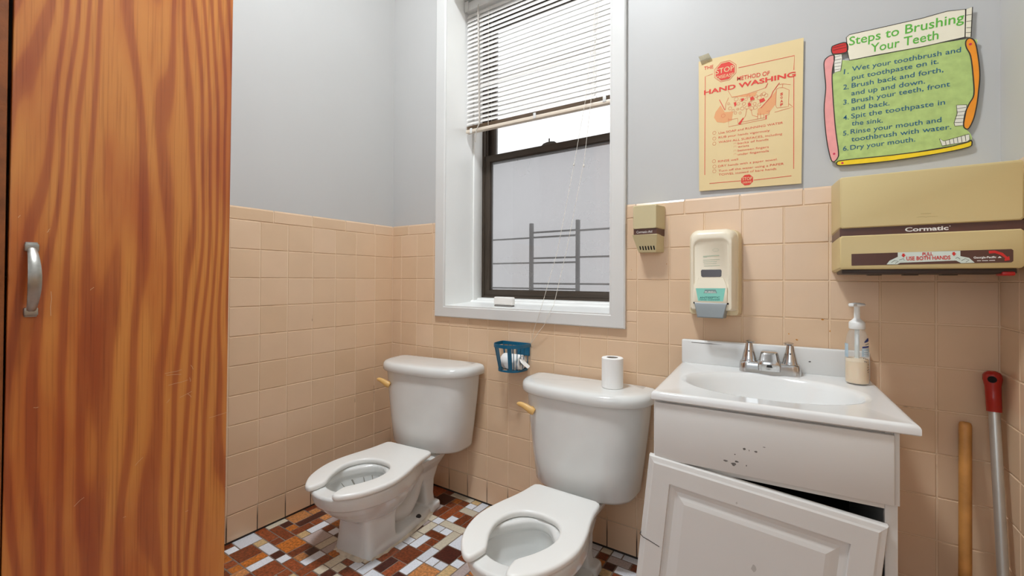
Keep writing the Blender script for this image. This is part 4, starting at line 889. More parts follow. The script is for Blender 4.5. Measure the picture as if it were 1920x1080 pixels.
st = empty('sink_top', VO, VR); tag(st, 'glossy white sink top with oval basin on the vanity', 'sink')
M_MARB = mat('white_cultured_marble', rgb(222, 222, 220), rough=.14, spec=.5, var=.012, coat=.2)
SW, SD, SZ, SB = .4775, .457, .7215, .7025
bm = bmesh.new(); N = 96
EC = (.238, -.243); EA, EB = .196, .146
def sq(k, inset=0.0):
    """point k of N on the rectangle outline, matched by angle with the ellipse"""
    t = 2 * math.pi * k / N; c, s = math.cos(t), math.sin(t)
    x0_, x1_, y0_, y1_ = inset, SW - inset, -SD + inset, -.0 - inset
    tx = ((x1_ - EC[0]) if c > 0 else (x0_ - EC[0])) / c if abs(c) > 1e-9 else 1e9
    ty = ((y1_ - EC[1]) if s > 0 else (y0_ - EC[1])) / s if abs(s) > 1e-9 else 1e9
    q = min(abs(tx), abs(ty)); return (EC[0] + c * q, EC[1] + s * q)
def snap(rg):   # pull the nearest samples onto the four corners
    for cx_, cy_ in ((min(p[0] for p in rg), min(p[1] for p in rg)), (max(p[0] for p in rg), min(p[1] for p in rg)), (max(p[0] for p in rg), max(p[1] for p in rg)), (min(p[0] for p in rg), max(p[1] for p in rg))):
        i = min(range(len(rg)), key=lambda j: (rg[j][0] - cx_) ** 2 + (rg[j][1] - cy_) ** 2); rg[i] = (cx_, cy_)
    return rg
R_ = lambda ins, z: [(p[0], p[1], z) for p in snap([sq(k, ins) for k in range(N)])]
E_ = lambda f, z, g=1.0: [(EC[0] + EA * f * math.cos(2 * math.pi * k / N), EC[1] + EB * f * g * math.sin(2 * math.pi * k / N), z) for k in range(N)]
loft(bm, [E_(1.04, SB - .001), R_(.002, SB), R_(0, SB + .002), R_(0, SZ - .006), R_(.002, SZ - .002), R_(.006, SZ), R_(.012, SZ), R_(.02, SZ - .0015), E_(1.06, SZ - .0015), E_(1.0, SZ - .003), E_(.97, SZ - .007), E_(.93, SZ - .018), E_(.86, SZ - .045), E_(.74, SZ - .078), E_(.55, SZ - .104), E_(.3, SZ - .118), E_(.08, SZ - .121)], False, True)
# outside of the basin under the deck
loft(bm, [E_(1.04, SB - .001), E_(1.0, SB - .03), E_(.9, SB - .075), E_(.6, SB - .115), E_(.1, SB - .125)], False, True)
mk('basin_deck', bm, M_MARB, st, 40)
bm = bmesh.new(); box(bm, .0, SW, -.0205, -.0, SZ - .004, .7945, .005, 3)
mk('backsplash', bm, M_MARB, st, 40)
bm = bmesh.new(); flat(bm, [(.339, .7555), (.344, .7575), (.346, .7545), (.341, .7535)], -.0208); flat(bm, [(.03, .787), (.09, .7865), (.12, .785), (.09, .7848), (.03, .7855)], -.0207)
mk('dirt_mark', bm, mat('dark_smudge', rgb(70, 66, 64), rough=.8), st, recalc=False)
bm = bmesh.new(); lathe(bm, [(.021, 0), (.021, .002), (.016, .003), (.010, .0015)], (EC[0], EC[1], SZ - .1212), 24); mk('drain', bm, M_CHROME, st, 40)

fc = empty('faucet', (VO[0] + .2435 * math.cos(VR) + .062 * math.sin(VR), VO[1] + .2435 * math.sin(VR) - .062 * math.cos(VR), SZ - .0012), VR)
tag(fc, 'short chrome two handle faucet behind the basin', 'faucet')
def rrect(hx, hy, r, n=6):
    out = []
    for cx_, cy_, a0 in ((hx - r, hy - r, 0), (-hx + r, hy - r, 90), (-hx + r, -hy + r, 180), (hx - r, -hy + r, 270)):
        for k in range(n + 1): a = R(a0 + 90 * k / n); out.append((cx_ + r * math.cos(a), cy_ + r * math.sin(a)))
    return out
bm = bmesh.new()
loft(bm, [[(p[0] * s, p[1] * s2, z) for p in rrect(.0765, .026, .022)] for s, s2, z in ((1, 1, 0), (1.0, 1.0, .005), (.985, .97, .022), (.97, .93, .0285), (.93, .84, .031))])
mk('base_plate', bm, M_CHROME, fc, 45)
for sx in (-1, 1):
    bm = bmesh.new()
    rings = []
    for rx, ry, z, yo in ((.0225, .0215, .0265, 0), (.0225, .0215, .030, 0), (.0195, .019, .034, 0), (.0165, .0165, .048, .0), (.0125, .0135, .064, -.001), (.0095, .011, .077, -.002), (.008, .0095, .083, -.003)):
        rings.append([(sx * .0505 + rx * math.cos(2 * math.pi * k / 24), yo + ry * math.sin(2 * math.pi * k / 24), z) for k in range(24)])
    loft(bm, rings)
    # lever paddle on top reaching forward
    rings = []
    for y, w, z, h in ((.012, .006, .083, .003), (.004, .011, .087, .005), (-.010, .0125, .0885, .0045), (-.020, .0105, .0885, .0035), (-.026, .005, .088, .0015)):
        rings.append([(sx * .0505 - sx * .004 + w * math.cos(2 * math.pi * k / 16), y, z + h * math.sin(2 * math.pi * k / 16)) for k in range(16)])
    loft(bm, rings)
    hd_ = mk('faucet_handle', bm, M_CHROME, fc, 45)
    bm = bmesh.new(); lathe(bm, [(.0022, 0), (.0022, .001)], (0, 0, 0), 10); bmesh.ops.rotate(bm, verts=bm.verts[:], matrix=Matrix.Rotation(R(75), 3, 'X')); bmesh.ops.translate(bm, verts=bm.verts[:], vec=(sx * .0505, -.0142, .060)); mk('handle_screw', bm, mat('black_plug', rgb(20, 20, 20), rough=.5), hd_)
bm = bmesh.new(); rings = []
for z, hw, yf, yb in ((.010, .0285, -.036, .018), (.026, .0285, -.043, .018), (.036, .0270, -.042, .018), (.040, .0255, -.039, .018), (.056, .0225, -.031, .017), (.0605, .0212, -.028, .016), (.0625, .0185, -.024, .012)):
    rings.append([(hw * math.copysign(abs(math.cos(2 * math.pi * k / 28)) ** .45, math.cos(2 * math.pi * k / 28)), (yf + yb) / 2 + (yb - yf) / 2 * math.copysign(abs(math.sin(2 * math.pi * k / 28)) ** .5, math.sin(2 * math.pi * k / 28)), z) for k in range(28)])
loft(bm, rings); sp_ = mk('spout', bm, M_CHROME, fc, 35)
bm = bmesh.new(); lathe(bm, [(.0095, .022), (.0095, .029)], (0, -.0355, .0), 20); mk('aerator', bm, mat('dark_aerator', rgb(60, 60, 60), rough=.4, metal=.6), sp_, 40)

# soap pump bottle
def vl(x, y, z): return (VO[0] + x * math.cos(VR) - y * math.sin(VR), VO[1] + x * math.sin(VR) + y * math.cos(VR), z)
bt = empty('soap_pump_bottle', vl(.4375, -.098, SZ - .0008), R(-24)); tag(bt, 'clear foaming soap pump bottle half full at the sink edge', 'soap bottle')
def _clear(n, l):
    out = n['Material Output']; n.remove(n['Principled BSDF'])
    t = n.new('ShaderNodeBsdfTransparent'); t.inputs['Color'].default_value = (.97, .98, .98, 1)
    g = n.new('ShaderNodeBsdfGlossy'); g.inputs['Roughness'].default_value = .06; d = n.new('ShaderNodeBsdfDiffuse'); d.inputs['Color'].default_value = (.85, .87, .87, 1)
    f = n.new('ShaderNodeValue'); f.outputs[0].default_value = .07
    m0 = n.new('ShaderNodeMixShader'); m0.inputs['Fac'].default_value = .16; l.new(t.outputs[0], m0.inputs[1]); l.new(d.outputs[0], m0.inputs[2])
    m = n.new('ShaderNodeMixShader'); l.new(f.outputs[0], m.inputs['Fac']); l.new(m0.outputs[0], m.inputs[1]); l.new(g.outputs[0], m.inputs[2]); l.new(m.outputs[0], out.inputs['Surface'])
M_CLEARP = attr_mat('clear_bottle_plastic', _clear)
prof = [(.020, 0), (.0238, .003), (.0248, .010), (.0248, .03), (.0243, .07), (.0238, .095), (.0228, .112), (.0195, .128), (.0155, .138), (.0135, .143)]
bm = bmesh.new(); lathe(bm, prof, seg=40, sx=1.02, sy=.92, cap1=False); mk('bottle_body', bm, M_CLEARP, bt, 50)
bm = bmesh.new(); lathe(bm, [(.018, .002), (.0228, .004), (.0238, .011), (.0238, .05), (.0234, .058)], seg=40, sx=1.02, sy=.92)
mk('liquid_soap', bm, mat('cream_soap_liquid', rgb(238, 212, 176), rough=.3, var=.03, sss=.2), bt, 50)
bm = bmesh.new(); lathe(bm, [(.0234, .0582), (.0232, .066)], seg=40, sx=1.02, sy=.92); mk('soap_foam', bm, mat('pale_foam', rgb(246, 226, 196), rough=.8, bump=.3, bscale=300), bt, 50)
bm = bmesh.new(); tube(bm, [(0, 0, .012), (0, 0, .14)], .0052, 12); mk('dip_tube', bm, mat('milky_tube', rgb(226, 232, 230), rough=.4), bt, 50)
M_PUMP = mat('white_pump_plastic', rgb(228, 230, 228), rough=.35)
bm = bmesh.new(); lathe(bm, [(.0165, .141), (.0172, .143), (.0172, .156), (.0160, .159), (.0125, .162), (.0085, .166), (.0065, .169), (.0062, .196), (.0075, .199), (.0165, .2005), (.0185, .203), (.016, .206), (.006, .208)], seg=32)
box(bm, -.006, .006, -.036, -.01, .199, .2065, .002)
mk('pump_head', bm, M_PUMP, bt, 40)
def wrap(bm, a0, a1, z0, z1, r, n=10, sx=1.02, sy=.92, slant=0):
    for k in range(n):
        t0, t1 = a0 + (a1 - a0) * k / n, a0 + (a1 - a0) * (k + 1) / n
        v = [bm.verts.new((r * sx * math.cos(R(t)), r * sy * math.sin(R(t)), z)) for t, z in ((t0, z0 + slant * k / n), (t1, z0 + slant * (k + 1) / n), (t1, z1 + slant * (k + 1) / n), (t0, z1 + slant * (k + 1) / n if False else z1 + slant * k / n))]
        bm.faces.new(v)
bm = bmesh.new(); wrap(bm, -50, -4, .073, .094, .0249); wrap(bm, -160, -118, .068, .103, .0249); mk('label', bm, mat('pale_blue_label', rgb(176, 196, 208), rough=.5, var=.12, vscale=90), bt, recalc=False)
bm = bmesh.new(); wrap(bm, -48, -6, .0945, .0985, .0251, slant=.002); wrap(bm, -36, -6, .108, .112, .0246, slant=.004); wrap(bm, -30, -6, .112, .1155, .0245, slant=.003); wrap(bm, -22, -6, .1155, .1185, .0243, slant=.002); mk('label_print', bm, mat('navy_print', rgb(34, 54, 118), rough=.5), bt, recalc=False)
bm = bmesh.new()
for z in (.086, .080, .075): wrap(bm, -40, -14, z, z + .0014, .0251)
mk('label_print', bm, mat('white_print', rgb(236, 238, 240), rough=.5), bt, recalc=False)
bm = bmesh.new()
for a_, z in ((-40, .068), (-30, .067), (-20, .066), (-34, .060), (-24, .059), (-14, .045), (-10, .052), (-16, .038), (-8, .040), (-12, .033), (-12, .1045), (-20, .1035), (-28, .1025)): wrap(bm, a_ - 4, a_ + 3, z, z + .0022, .0251, n=3)
mk('label_print', bm, mat('grey_small_print', rgb(120, 112, 108), rough=.6), bt, recalc=False)

# ------------------------------------------------------------------ wall dispensers
ART = json.loads(ART_JSON)
M_CREAM = mat('tan_painted_plastic', rgb(206, 186, 134), rough=.4, var=.03, vscale=3)
M_BROWN = mat('brown_band', rgb(84, 50, 38), rough=.35, var=.05)
M_WPRINT = mat('white_print_ink', rgb(236, 234, 228), rough=.6)
M_RED = mat('red_print_ink', rgb(206, 40, 34), rough=.5, var=.03)
fr_ = empty('air_freshener_box', (1.326, 0, 1.079)); tag(fr_, 'small tan air freshener box on tiles right of the window', 'air freshener')
M_FRESH = mat('tan_freshener_plastic', rgb(200, 186, 146), rough=.4, var=.03)
def rr_ring(x0, x1, z0, z1, y, ch, ox, oz):
    return [(x0 + ch - ox, y, z0 - oz), (x1 - ch - ox, y, z0 - oz), (x1 - ox, y, z0 + ch - oz), (x1 - ox, y, z1 - ch - oz), (x1 - ch - ox, y, z1 - oz), (x0 + ch - ox, y, z1 - oz), (x0 - ox, y, z1 - ch - oz), (x0 - ox, y, z0 + ch - oz)]
OX, OZ = 1.326, 1.079
bm = bmesh.new(); loft(bm, [rr_ring(1.279, 1.372, 1.158, 1.236, -.0002, .003, OX, OZ), rr_ring(1.279, 1.372, 1.158, 1.238, -.010, .003, OX, OZ), rr_ring(1.2815, 1.361, 1.158, 1.2375, -.063, .003, OX, OZ), rr_ring(1.284, 1.359, 1.159, 1.235, -.066, .004, OX, OZ)]); ub = mk('upper_cover', bm, M_FRESH, fr_, 30)
bm = bmesh.new(); loft(bm, [rr_ring(1.281, 1.370, 1.135, 1.162, -.0002, .001, OX, OZ), rr_ring(1.283, 1.3595, 1.135, 1.162, -.062, .001, OX, OZ)]); bn = mk('brown_band', bm, M_BROWN, fr_, 30)
bm = bmesh.new(); loft(bm, [[(p[0], p[1], p[2]) for p in rr_ring(1.284, 1.368, 1.080, 1.1385, -.0002, .002, OX, OZ)], [(q[0] - OX, q[1], q[2] - OZ) for q in ((1.296, -.045, 1.079), (1.352, -.045, 1.079), (1.3535, -.046, 1.081), (1.362, -.064, 1.1365), (1.361, -.0635, 1.1385), (1.2795, -.0635, 1.1385), (1.2785, -.064, 1.1365), (1.2945, -.046, 1.081))]]); lc = mk('lower_cover', bm, M_FRESH, fr_, 30)
bm = bmesh.new()
for k in range(6):
    xx = 1.2995 + k * .0092 - OX
    vs = [bm.verts.new((xx + dx, -.0665 + .0195 * (1.1365 - zz) / .0555 + .0012, zz - OZ)) for dx, zz in ((0, 1.100), (.0045, 1.100), (.006, 1.0865), (.0015, 1.0865))]; bm.faces.new(vs)
mk('vent_slots', bm, mat('black_gap', rgb(14, 12, 10), rough=.9), lc, recalc=False)
bm = bmesh.new()
for t in ART['FR']['text']: text_into(bm, t[0], t[1] - OX, 1.1435 - OZ, t[3] - OX, 1.1435 - OZ, .0085, -.0624)
mk('brand_lettering', bm, M_WPRINT, bn, recalc=False)

hd_o = empty('hand_soap_dispenser', (1.530, 0, .87)); tag(hd_o, 'ivory hand cleanser dispenser with grey push bar above the sink', 'soap dispenser')
M_IVORY = mat('ivory_plastic', rgb(232, 222, 200), rough=.3, var=.015)
M_IVORY2 = mat('ivory_backplate', rgb(222, 204, 166), rough=.35, var=.02)
OX, OZ = 1.530, .87
def rbox(hx, z0, z1, rt_, rb_, n=7, dx=0):
    out = []
    for cx_, cz_, r, a0 in ((hx - rt_, z1 - rt_, rt_, 0), (-hx + rt_, z1 - rt_, rt_, 90), (-hx + rb_, z0 + rb_, rb_, 180), (hx - rb_, z0 + rb_, rb_, 270)):
        for k in range(n + 1): a = R(a0 + 90 * k / n); out.append((cx_ + r * math.cos(a) + dx, cz_ + r * math.sin(a)))
    return out
def ring_y(o, y): return [(p[0], y, p[1]) for p in o]
bm = bmesh.new(); loft(bm, [ring_y(rbox(.0755, .006, .273, .024, .012), -.0003), ring_y(rbox(.0745, .006, .273, .024, .012), -.02), ring_y(rbox(.0700, .007, .272, .024, .012), -.042)]); mk('back_plate', bm, M_IVORY2, hd_o, 40)
bm = bmesh.new(); loft(bm, [ring_y(rbox(.0680, .022, .2715, .025, .008), -.0421), ring_y(rbox(.0645, .022, .272, .027, .008), -.064), ring_y(rbox(.0610, .023, .266, .027, .008), -.079), ring_y(rbox(.0565, .026, .258, .026, .008), -.087), ring_y(rbox(.051, .045, .245, .024, .010), -.0885), ring_y(rbox(.049, .098, .240, .022, .006), -.0872), ring_y(rbox(.047, .102, .236, .020, .006), -.0845)], True, True); cv = mk('front_cover', bm, M_IVORY, hd_o, 40)
bm = bmesh.new(); loft(bm, [[(-.046, -.085, .094), (.046, -.085, .094), (.035, -.085, .122), (-.035, -.085, .122)], [(-.0455, -.092, .092), (.0455, -.092, .092), (.034, -.0855, .122), (-.034, -.0855, .122)]]); box(bm, -.0455, .0455, -.0925, -.08, .044, .0925, .002); mk('label_panel', bm, M_IVORY, cv, 30)
bm = bmesh.new(); loft(bm, [[(-.0455, -.055, .046), (.0455, -.055, .046), (.038, -.055, .0), (-.038, -.055, .0)], [(-.0455, -.094, .046), (.0455, -.094, .046), (.036, -.101, .001), (-.036, -.101, .001)], [(-.044, -.0955, .044), (.044, -.0955, .044), (.034, -.1025, .004), (-.034, -.1025, .004)]]); mk('push_bar', bm, mat('grey_push_bar', rgb(128, 134, 136), rough=.35), hd_o, 30)
bm = bmesh.new(); box(bm, -.0495, .0495, -.090, -.045, .0425, .0475); mk('bar_gap', bm, mat('black_gap2', rgb(30, 28, 26), rough=.9), hd_o)
sh = lambda L_: [(p[0] - OX, p[1] - OZ) for p in L_]
bm = bmesh.new(); flat(bm, sh(ART['HD']['label']), -.0929); lb = mk('teal_label', bm, mat('teal_sticker', rgb(134, 208, 192), rough=.4), cv, recalc=False)
bm = bmesh.new(); slab(bm, sh(ART['HD']['win']), -.0853, -.083); mk('view_window', bm, mat('smoked_window', rgb(58, 44, 44), rough=.12, var=.1), cv)
M_TEAL = mat('dark_teal_ink', rgb(24, 92, 92), rough=.6)
bm = bmesh.new()
for t in ART['HD']['text']: text_into(bm, t[0], t[1] - OX, t[2] - OZ, t[3] - OX, t[4] - OZ, t[5], -.0931, .012)
mk('label_lettering', bm, M_TEAL, lb, recalc=False)
bm = bmesh.new(); flat(bm, sh(ART['HD']['brand']), -.0931); mk('logo_plate', bm, mat('logo_grey', rgb(120, 150, 148), rough=.5), lb, recalc=False)
bm = bmesh.new()
for t in ART['HD']['textw']: text_into(bm, t[0], t[1] - OX, t[2] - OZ, t[3] - OX, t[4] - OZ, t[5] * .9, -.0934, .01)
mk('logo_lettering', bm, M_WPRINT, lb, recalc=False)
bm = bmesh.new()
for k, L_ in enumerate(ART['HD']['lines']): ribbon(bm, sh(L_), .0028 if k == 0 else .0014, -.0849)
o_ = ART['HD']['oval'][0]; ribbon(bm, [(o_[0] - OX + .0085 * math.cos(a * .3307), o_[1] - OZ + .0042 * math.sin(a * .3307)) for a in range(19)], .0007, -.0849, True)
mk('faded_print', bm, mat('faded_green_print', rgb(186, 196, 172), rough=.6), cv, recalc=False)

tdp = empty('paper_towel_dispenser', (1.988, 0, 1.0)); tag(tdp, 'wide tan paper towel dispenser with brown band in the corner', 'towel dispenser')
OX, OZ = 1.988, 1.0
FZ = lambda pts: [(p[0] - OX, p[1], p[2] - OZ) for p in pts]
def td_ring(y, x0, x1, z0, z1, c=.004): return FZ([(x0 + c, y, z0), (x1 - c, y, z0), (x1, y, z0 + c), (x1, y, z1 - c), (x1 - c, y, z1), (x0 + c, y, z1), (x0, y, z1 - c), (x0, y, z0 + c)])
bm = bmesh.new(); loft(bm, [td_ring(-.0004, 1.8305, 2.148, 1.1115, 1.257), td_ring(-.10, 1.8335, 2.146, 1.1115, 1.2475), td_ring(-.192, 1.8375, 2.1415, 1.1115, 1.238), td_ring(-.1985, 1.8385, 2.1405, 1.1125, 1.2365), td_ring(-.200, 1.8410, 2.138, 1.1145, 1.234)]); mk('upper_cover', bm, M_CREAM, tdp, 25)
bm = bmesh.new(); loft(bm, [td_ring(-.0004, 1.832, 2.1465, 1.092, 1.1125, .001), td_ring(-.1955, 1.8378, 2.141, 1.092, 1.1125, .001)]); tb = mk('brown_band', bm, M_BROWN, tdp, 25)
bm = bmesh.new(); loft(bm, [td_ring(-.0004, 1.831, 2.1475, 1.008, 1.0945), td_ring(-.10, 1.8335, 2.146, 1.0105, 1.0945), td_ring(-.193, 1.837, 2.1415, 1.0127, 1.0945), td_ring(-.1985, 1.838, 2.1405, 1.0135, 1.0935), td_ring(-.200, 1.8405, 2.138, 1.016, 1.0915)]); lo_ = mk('lower_cover', bm, M_CREAM, tdp, 25)
bm = bmesh.new(); box(bm, 1.842 - OX, 2.135 - OX, -.185, -.015, 1.0015 - OZ, 1.014 - OZ, .003)
for xx in (1.905, 1.975, 2.045): box(bm, xx - OX, xx + .028 - OX, -.06, -.03, .9995 - OZ, 1.003 - OZ)
mk('dark_underside', bm, mat('dark_brown_plastic', rgb(58, 44, 38), rough=.5), tdp, 30)
bm = bmesh.new(); box(bm, 2.112 - OX, 2.132 - OX, -.188, -.15, .997 - OZ, 1.006 - OZ, .003); mk('red_lever', bm, mat('red_plastic', rgb(190, 30, 28), rough=.35), tdp, 30)
sh = lambda L_: [(p[0] - OX, p[1] - OZ) for p in L_]
def shp(name, loops, y, m, par):
    bm = bmesh.new()
    for L_ in loops: flat(bm, sh(L_), y)
    return mk(name, bm, m, par, recalc=False)
bm = bmesh.new(); s_ = sh(ART['TD']['sign']); slab(bm, s_, -.2006, -.199); sg = mk('instruction_plate', bm, M_BROWN, lo_, 30)
wl_ = ART['TD']['white']
M_PALE = mat('pale_mint_print', rgb(214, 226, 216), rough=.5)
teeth = [tuple(wl_[3])]
nT = 44
for k in range(nT): 
    xa = wl_[3][0] + (wl_[2][0] - wl_[3][0]) * (k + .5) / nT; za = wl_[3][1] + (wl_[2][1] - wl_[3][1]) * (k + .5) / nT
    teeth += [(xa, za - .0012), (wl_[3][0] + (wl_[2][0] - wl_[3][0]) * (k + 1) / nT, wl_[3][1] + (wl_[2][1] - wl_[3][1]) * (k + 1) / nT)]
wl2 = [tuple(wl_[0])] + teeth + [tuple(wl_[1])]
shp('towel_picture', [wl2], -.2008, M_PALE, sg); shp('hand_picture', [ART['TD']['handl'], ART['TD']['handr']], -.2010, M_PALE, sg)
shp('arrow_print', ART['TD']['arr'] + [ART['TD']['arrow']], -.2012, M_RED, sg)
M_INK = mat('black_ink', rgb(36, 40, 40), rough=.6)
bm = bmesh.new()
for L_ in ART['TD']['inkl']: ribbon(bm, sh(L_), .0008, -.2013)
mk('hand_outline', bm, M_INK, sg, recalc=False)
bm = bmesh.new()
for t in ART['TD']['text']: text_into(bm, t[0], t[1] - OX, t[2] - OZ, t[3] - OX, t[4] - OZ, t[5], -.2013, .02)
mk('red_lettering', bm, M_RED, sg, recalc=False)
bm = bmesh.new(); g_ = ART['TD']['gp']
text_into(bm, g_[0][0], g_[0][1] - OX, g_[0][2] - OZ, g_[0][3] - OX, g_[0][4] - OZ, g_[0][5], -.2009, .03)
a_, b_ = Vector(g_[1][1:3]), Vector(g_[1][3:5])
for q0, q1 in ((0, .22), (.28, .62), (.68, 1)): ribbon(bm, sh([a_.lerp(b_, q0), a_.lerp(b_, q1)]), .0013, -.2009)
flat(bm, sh(ART['TD']['tri']), -.2009)
mk('white_lettering', bm, M_WPRINT, sg, recalc=False)
bm = bmesh.new(); t = ART['TD']['name'][0]
text_into(bm, t[0], t[1] - OX, 1.0985 - OZ, t[3] - OX, 1.0985 - OZ, .0095, -.1960, .028); disc(bm, (ART['TD']['dot'][0][0] - OX, 1.1065 - OZ), .001, -.196)
mk('brand_lettering', bm, M_WPRINT, tb, recalc=False)
bm = bmesh.new(); ribbon(bm, sh(ART['TD']['logo']), .0006, -.2003); ribbon(bm, sh(ART['TD']['logo2']), .0012, -.2003)
mk('embossed_logo', bm, mat('dull_olive', rgb(186, 168, 118), rough=.5), lo_, recalc=False)
for c_ in ('logo',): pass

# ------------------------------------------------------------------ posters
A1 = ART['P1']; OX, OZ = 1.62, 1.27
po = empty('hand_washing_poster', (OX, -.001, OZ)); tag(po, 'yellowed hand washing poster with red print above the soap dispenser', 'poster')
M_YEL = mat('yellowed_paper', rgb(228, 204, 152), rough=.55, var=.03, vscale=4)
M_RINK = mat('orange_red_ink', rgb(222, 62, 48), rough=.6, var=.04)
M_RPALE = mat('pale_red_tint', rgb(232, 166, 112), rough=.6)
M_RMID = mat('faded_red_ink', rgb(218, 112, 76), rough=.6)
bm = bmesh.new(); ol = sh(A1['outline']); slab(bm, ol, -.0022, -.0016); pp = mk('paper_sheet', bm, M_YEL, po)
bm = bmesh.new()
for L_ in A1['blobs']: flat(bm, sh(L_), -.0024)
mk('tinted_picture', bm, M_RPALE, pp, recalc=False)
bm = bmesh.new()
for L_ in A1['lines']: ribbon(bm, sh(L_), .0012, -.0026)
for b_ in A1['bubbles']:
    q = sh([b_])[0]; r = random.uniform(.003, .006); ribbon(bm, [(q[0] + r * math.cos(k * .6283), q[1] + r * math.sin(k * .6283)) for k in range(10)], .0009, -.0026, True)
for b_ in A1['bullets']:
    q = sh([b_])[0]; ribbon(bm, [(q[0] + .0050 * math.cos(k * .785), q[1] + .0055 * math.sin(k * .785)) for k in range(8)], .0009, -.0026, True)
for b_ in A1['dots']:
    q = sh([b_])[0]; ribbon(bm, [(q[0] - .003, q[1] - .002), (q[0] - .003, q[1] + .002), (q[0] + .003, q[1] + .002), (q[0] + .003, q[1] - .002)], .0006, -.0026)
mk('line_picture', bm, M_RMID, pp, recalc=False)
bm = bmesh.new()
for L_ in A1['darks']: flat(bm, sh(L_), -.0027)
for L_ in A1['lines'][1:4]: ribbon(bm, sh(L_), .0020, -.0028)
for L_ in A1['border']: ribbon(bm, sh(L_), .0016, -.0026)
def octo(c, r): return [(c[0] - OX + r * math.cos(R(22.5 + 45 * k)), c[1] - OZ + r * math.sin(R(22.5 + 45 * k))) for k in range(8)]
flat(bm, octo(A1['oct'], .0295), -.0027); ribbon(bm, octo(A1['oct'], .0335), .0012, -.0027, True); flat(bm, octo(A1['oct2'], A1['oct2'][2]), -.0027)
mk('stop_sign_print', bm, M_RINK, pp, recalc=False)
bm = bmesh.new()
for i, t in enumerate(A1['text']):
    text_into(bm, t[0], t[1] - OX, t[2] - OZ, t[3] - OX, t[4] - OZ, t[5], -.0027, .030 if i == 2 else (.010 if i < 2 else -.004))
    if i == 2: hw_ = t
for t in A1['soap']: text_into(bm, t[0], t[1] - OX, t[2] - OZ, t[3] - OX, t[4] - OZ, t[5], -.0028, .03)
mk('red_lettering', bm, M_RINK, pp, recalc=False)
bm = bmesh.new()
for t in A1['stop']: text_into(bm, t[0], t[1] - OX, t[2] - OZ, t[3] - OX, t[4] - OZ, t[5], -.0029, .005)
mk('yellow_lettering', bm, M_YEL, pp, recalc=False)
bm = bmesh.new(); slab(bm, sh(A1['tape']), -.0034, -.0031)
for v in bm.verts: v.co.y -= random.uniform(0, .0012)
mk('clear_tape', bm, mat('glossy_clear_tape', rgb(236, 226, 196), rough=.08, trans=.85, coat=.6), po)

A2 = ART['P2']; OX, OZ = 1.98, 1.32
p2 = empty('tooth_brushing_poster', (OX, -.001, OZ)); tag(p2, 'green toothbrushing steps cutout poster on the wall above the towel dispenser', 'poster')
M_CARD = mat('white_card', rgb(232, 228, 214), rough=.5)
M_GREEN = mat('mottled_green_print', rgb(178, 200, 120), rough=.55, var=.10, vscale=60)
M_OUT = mat('dark_crayon_outline', rgb(52, 44, 36), rough=.7)
SM = lambda L_, n=4: [(p.x, p.y) for p in crom([(q[0], q[1], 0) for q in sh(L_)], n)]
bm = bmesh.new(); slab(bm, SM(A2['green'], 3), -.0035, -.0028)
for L_ in (A2['white'], A2['crimp']): slab(bm, sh(L_), -.0035, -.0028)
for L_ in (A2['pink'], A2['orange'], A2['yellow'], A2['cap']): slab(bm, SM(L_, 3), -.0035, -.0028)
cd = mk('cutout_card', bm, M_CARD, p2)
def shp2(name, loops, y, m, smooth=True):
    bm = bmesh.new()
    for L_ in loops: flat(bm, SM(L_) if smooth else sh(L_), y)
    return mk(name, bm, m, cd, recalc=False)
shp2('green_board_print', [A2['green']], -.0037, M_GREEN)
shp2('paste_tube_print', [A2['white'], A2['crimp']], -.0040, mat('cream_print', rgb(238, 230, 206), rough=.5, var=.03), False)
shp2('red_cap_print', [A2['cap']], -.0040, M_RED)
shp2('pink_brush_print', [A2['pink']], -.0040, mat('pink_print', rgb(238, 160, 156), rough=.55, var=.05, vscale=50))
shp2('orange_brush_print', [A2['orange']], -.0040, mat('orange_print', rgb(244, 150, 28), rough=.55, var=.05, vscale=50))
shp2('yellow_brush_print', [A2['yellow']], -.0040, mat('yellow_print', rgb(244, 208, 24), rough=.55, var=.05, vscale=50))
shp2('bristle_print', A2['br'], -.0042, M_CARD, False)
bm = bmesh.new()
for L_ in (A2['pink'], A2['orange'], A2['yellow'], A2['cap']): ribbon(bm, SM(L_), .0024, -.0043, True)
for L_ in (A2['white'], A2['crimp']): ribbon(bm, sh(L_), .0017, -.0043, True)
for L_ in A2['br']: ribbon(bm, sh(L_), .0011, -.0044, True)
for L_ in A2['brl']: ribbon(bm, sh(L_), .0010, -.0044)
mk('outline_print', bm, M_OUT, cd, recalc=False)
bm = bmesh.new()
for q in sh(A2['spots']): disc(bm, q, .0028, -.0045)
mk('spot_print', bm, mat('crimson_spot', rgb(206, 40, 84), rough=.5), cd, recalc=False)
bm = bmesh.new()
for t in A2['text']: text_into(bm, t[0], t[1] - OX, t[2] - OZ, t[3] - OX, t[4] - OZ, t[5], -.0042, .004)
mk('blue_lettering', bm, mat('blue_ink', rgb(24, 92, 126), rough=.6), cd, recalc=False)
bm = bmesh.new()
for t in A2['title']: text_into(bm, t[0], t[1] - OX, t[2] - OZ, t[3] - OX, t[4] - OZ, t[5], -.0044, .008)
mk('green_lettering', bm, mat('green_ink', rgb(92, 178, 56), rough=.6), cd, recalc=False)

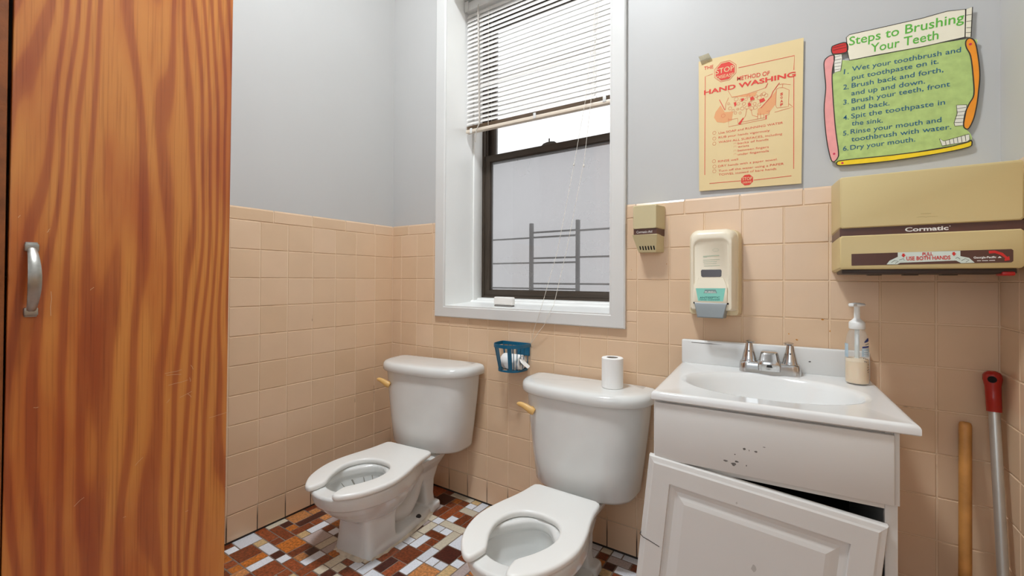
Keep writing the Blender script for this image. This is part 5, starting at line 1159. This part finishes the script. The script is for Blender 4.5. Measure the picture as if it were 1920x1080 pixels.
bm = bmesh.new(); rnd = random.Random(2)
for (x_, z_, w, h) in [(1.8096, 0.8744, 0.0035, 0.0022), (1.7485, 0.8116, 0.004, 0.002), (1.7287, 0.8274, 0.0016, 0.0018), (1.8268, 0.8421, 0.0015, 0.003), (1.3773, 1.0399, 0.001, 0.003), (1.2553, 1.0209, 0.0015, 0.002)]:
    flat(bm, [(x_ + w * math.cos(2 * math.pi * k / 9) * rnd.uniform(.5, 1.2), z_ + h * math.sin(2 * math.pi * k / 9) * rnd.uniform(.5, 1.2)) for k in range(9)], -.0006)
mk('wall_stain', bm, mat('orange_stain', rgb(196, 128, 30), rough=.5, var=.2, vscale=200), wall_back, recalc=False)

# ------------------------------------------------------------------ sticks leaning in the corner
wd = empty('wooden_broom_handle', (2.0685, -.122, 0)); tag(wd, 'worn wooden broom handle leaning on tiles beside the vanity', 'broom handle')
tp = Vector((2.0945, -.0155, .640)) - wd.location; ax = tp.normalized()
bm = bmesh.new(); L_ = tp.length
pts = [ax * 0.012] + [ax * (L_ * k / 12) for k in range(1, 12)] + [ax * (L_ - .008), ax * (L_ - .002), ax * L_]
tube(bm, pts, [.0118] * 12 + [.0118, .0102, .006], 16)
mk('stick', bm, mat('worn_honey_wood', rgb(190, 132, 68), rough=.5, var=.22, vscale=18, bump=.15, bscale=60), wd, 60)
bm = bmesh.new(); tube(bm, [(0, 0, 0.0005), ax * .03], [.0135, .0128], 16); mk('rubber_tip', bm, mat('black_rubber', rgb(40, 38, 36), rough=.8), wd, 40)
mp_ = empty('mop_handle', (2.1335, -.150, 0)); tag(mp_, 'grey metal mop handle with red cap leaning in the corner', 'mop handle')
tp = Vector((2.1375, -.0265, .772)) - mp_.location; ax = tp.normalized(); L_ = tp.length
bm = bmesh.new(); tube(bm, [ax * .01] + [ax * (L_ * k / 10) for k in range(1, 9)] + [ax * (L_ - .07)], .0098, 20); mk('pole', bm, mat('brushed_steel', rgb(206, 204, 198), rough=.36, metal=.75, var=.05), mp_, 60)
bm = bmesh.new(); tube(bm, [ax * (L_ - q) for q in (.095, .0945, .06, .035, .02, .010, .004, .0)], [.0128, .0132, .0136, .0142, .0168, .0164, .013, .006], 24)
cp = mk('red_cap', bm, mat('red_cap_plastic', rgb(172, 40, 30), rough=.2, var=.04), mp_, 60)
bm = bmesh.new(); c_ = ax * (L_ - .018)
fv = Vector((-.26, -.96, .0)); lathe(bm, [(.0078, 0), (.0078, .0042)], (0, 0, 0), 20)
bmesh.ops.rotate(bm, verts=bm.verts[:], matrix=fv.to_track_quat('Z', 'Y').to_matrix()); bmesh.ops.translate(bm, verts=bm.verts[:], vec=c_ + fv * .0132)
mk('hang_hole', bm, mat('dark_hole', rgb(24, 8, 6), rough=.9), cp)
bm = bmesh.new(); tube(bm, [(0, 0, 0.0005), ax * .03], [.012, .0112], 16); mk('rubber_tip', bm, mat('black_rubber', rgb(40, 38, 36), rough=.8), mp_, 40)

for ob in list(bpy.data.objects):
    if ob.type == 'MESH' and ob.name.split('.')[0] in ('rail_clip', 'ladder_cord', 'hand_picture', 'bristle_print', 'window_stop', 'seat_hinge', 'inner_board', 'scuff_mark', 'dirt_mark', 'red_brush', 'chipped_paint', 'arrow_print', 'spot_print', 'rust_streak', 'label', 'hand_outline', 'wall_stain'):
        split_loose(ob)
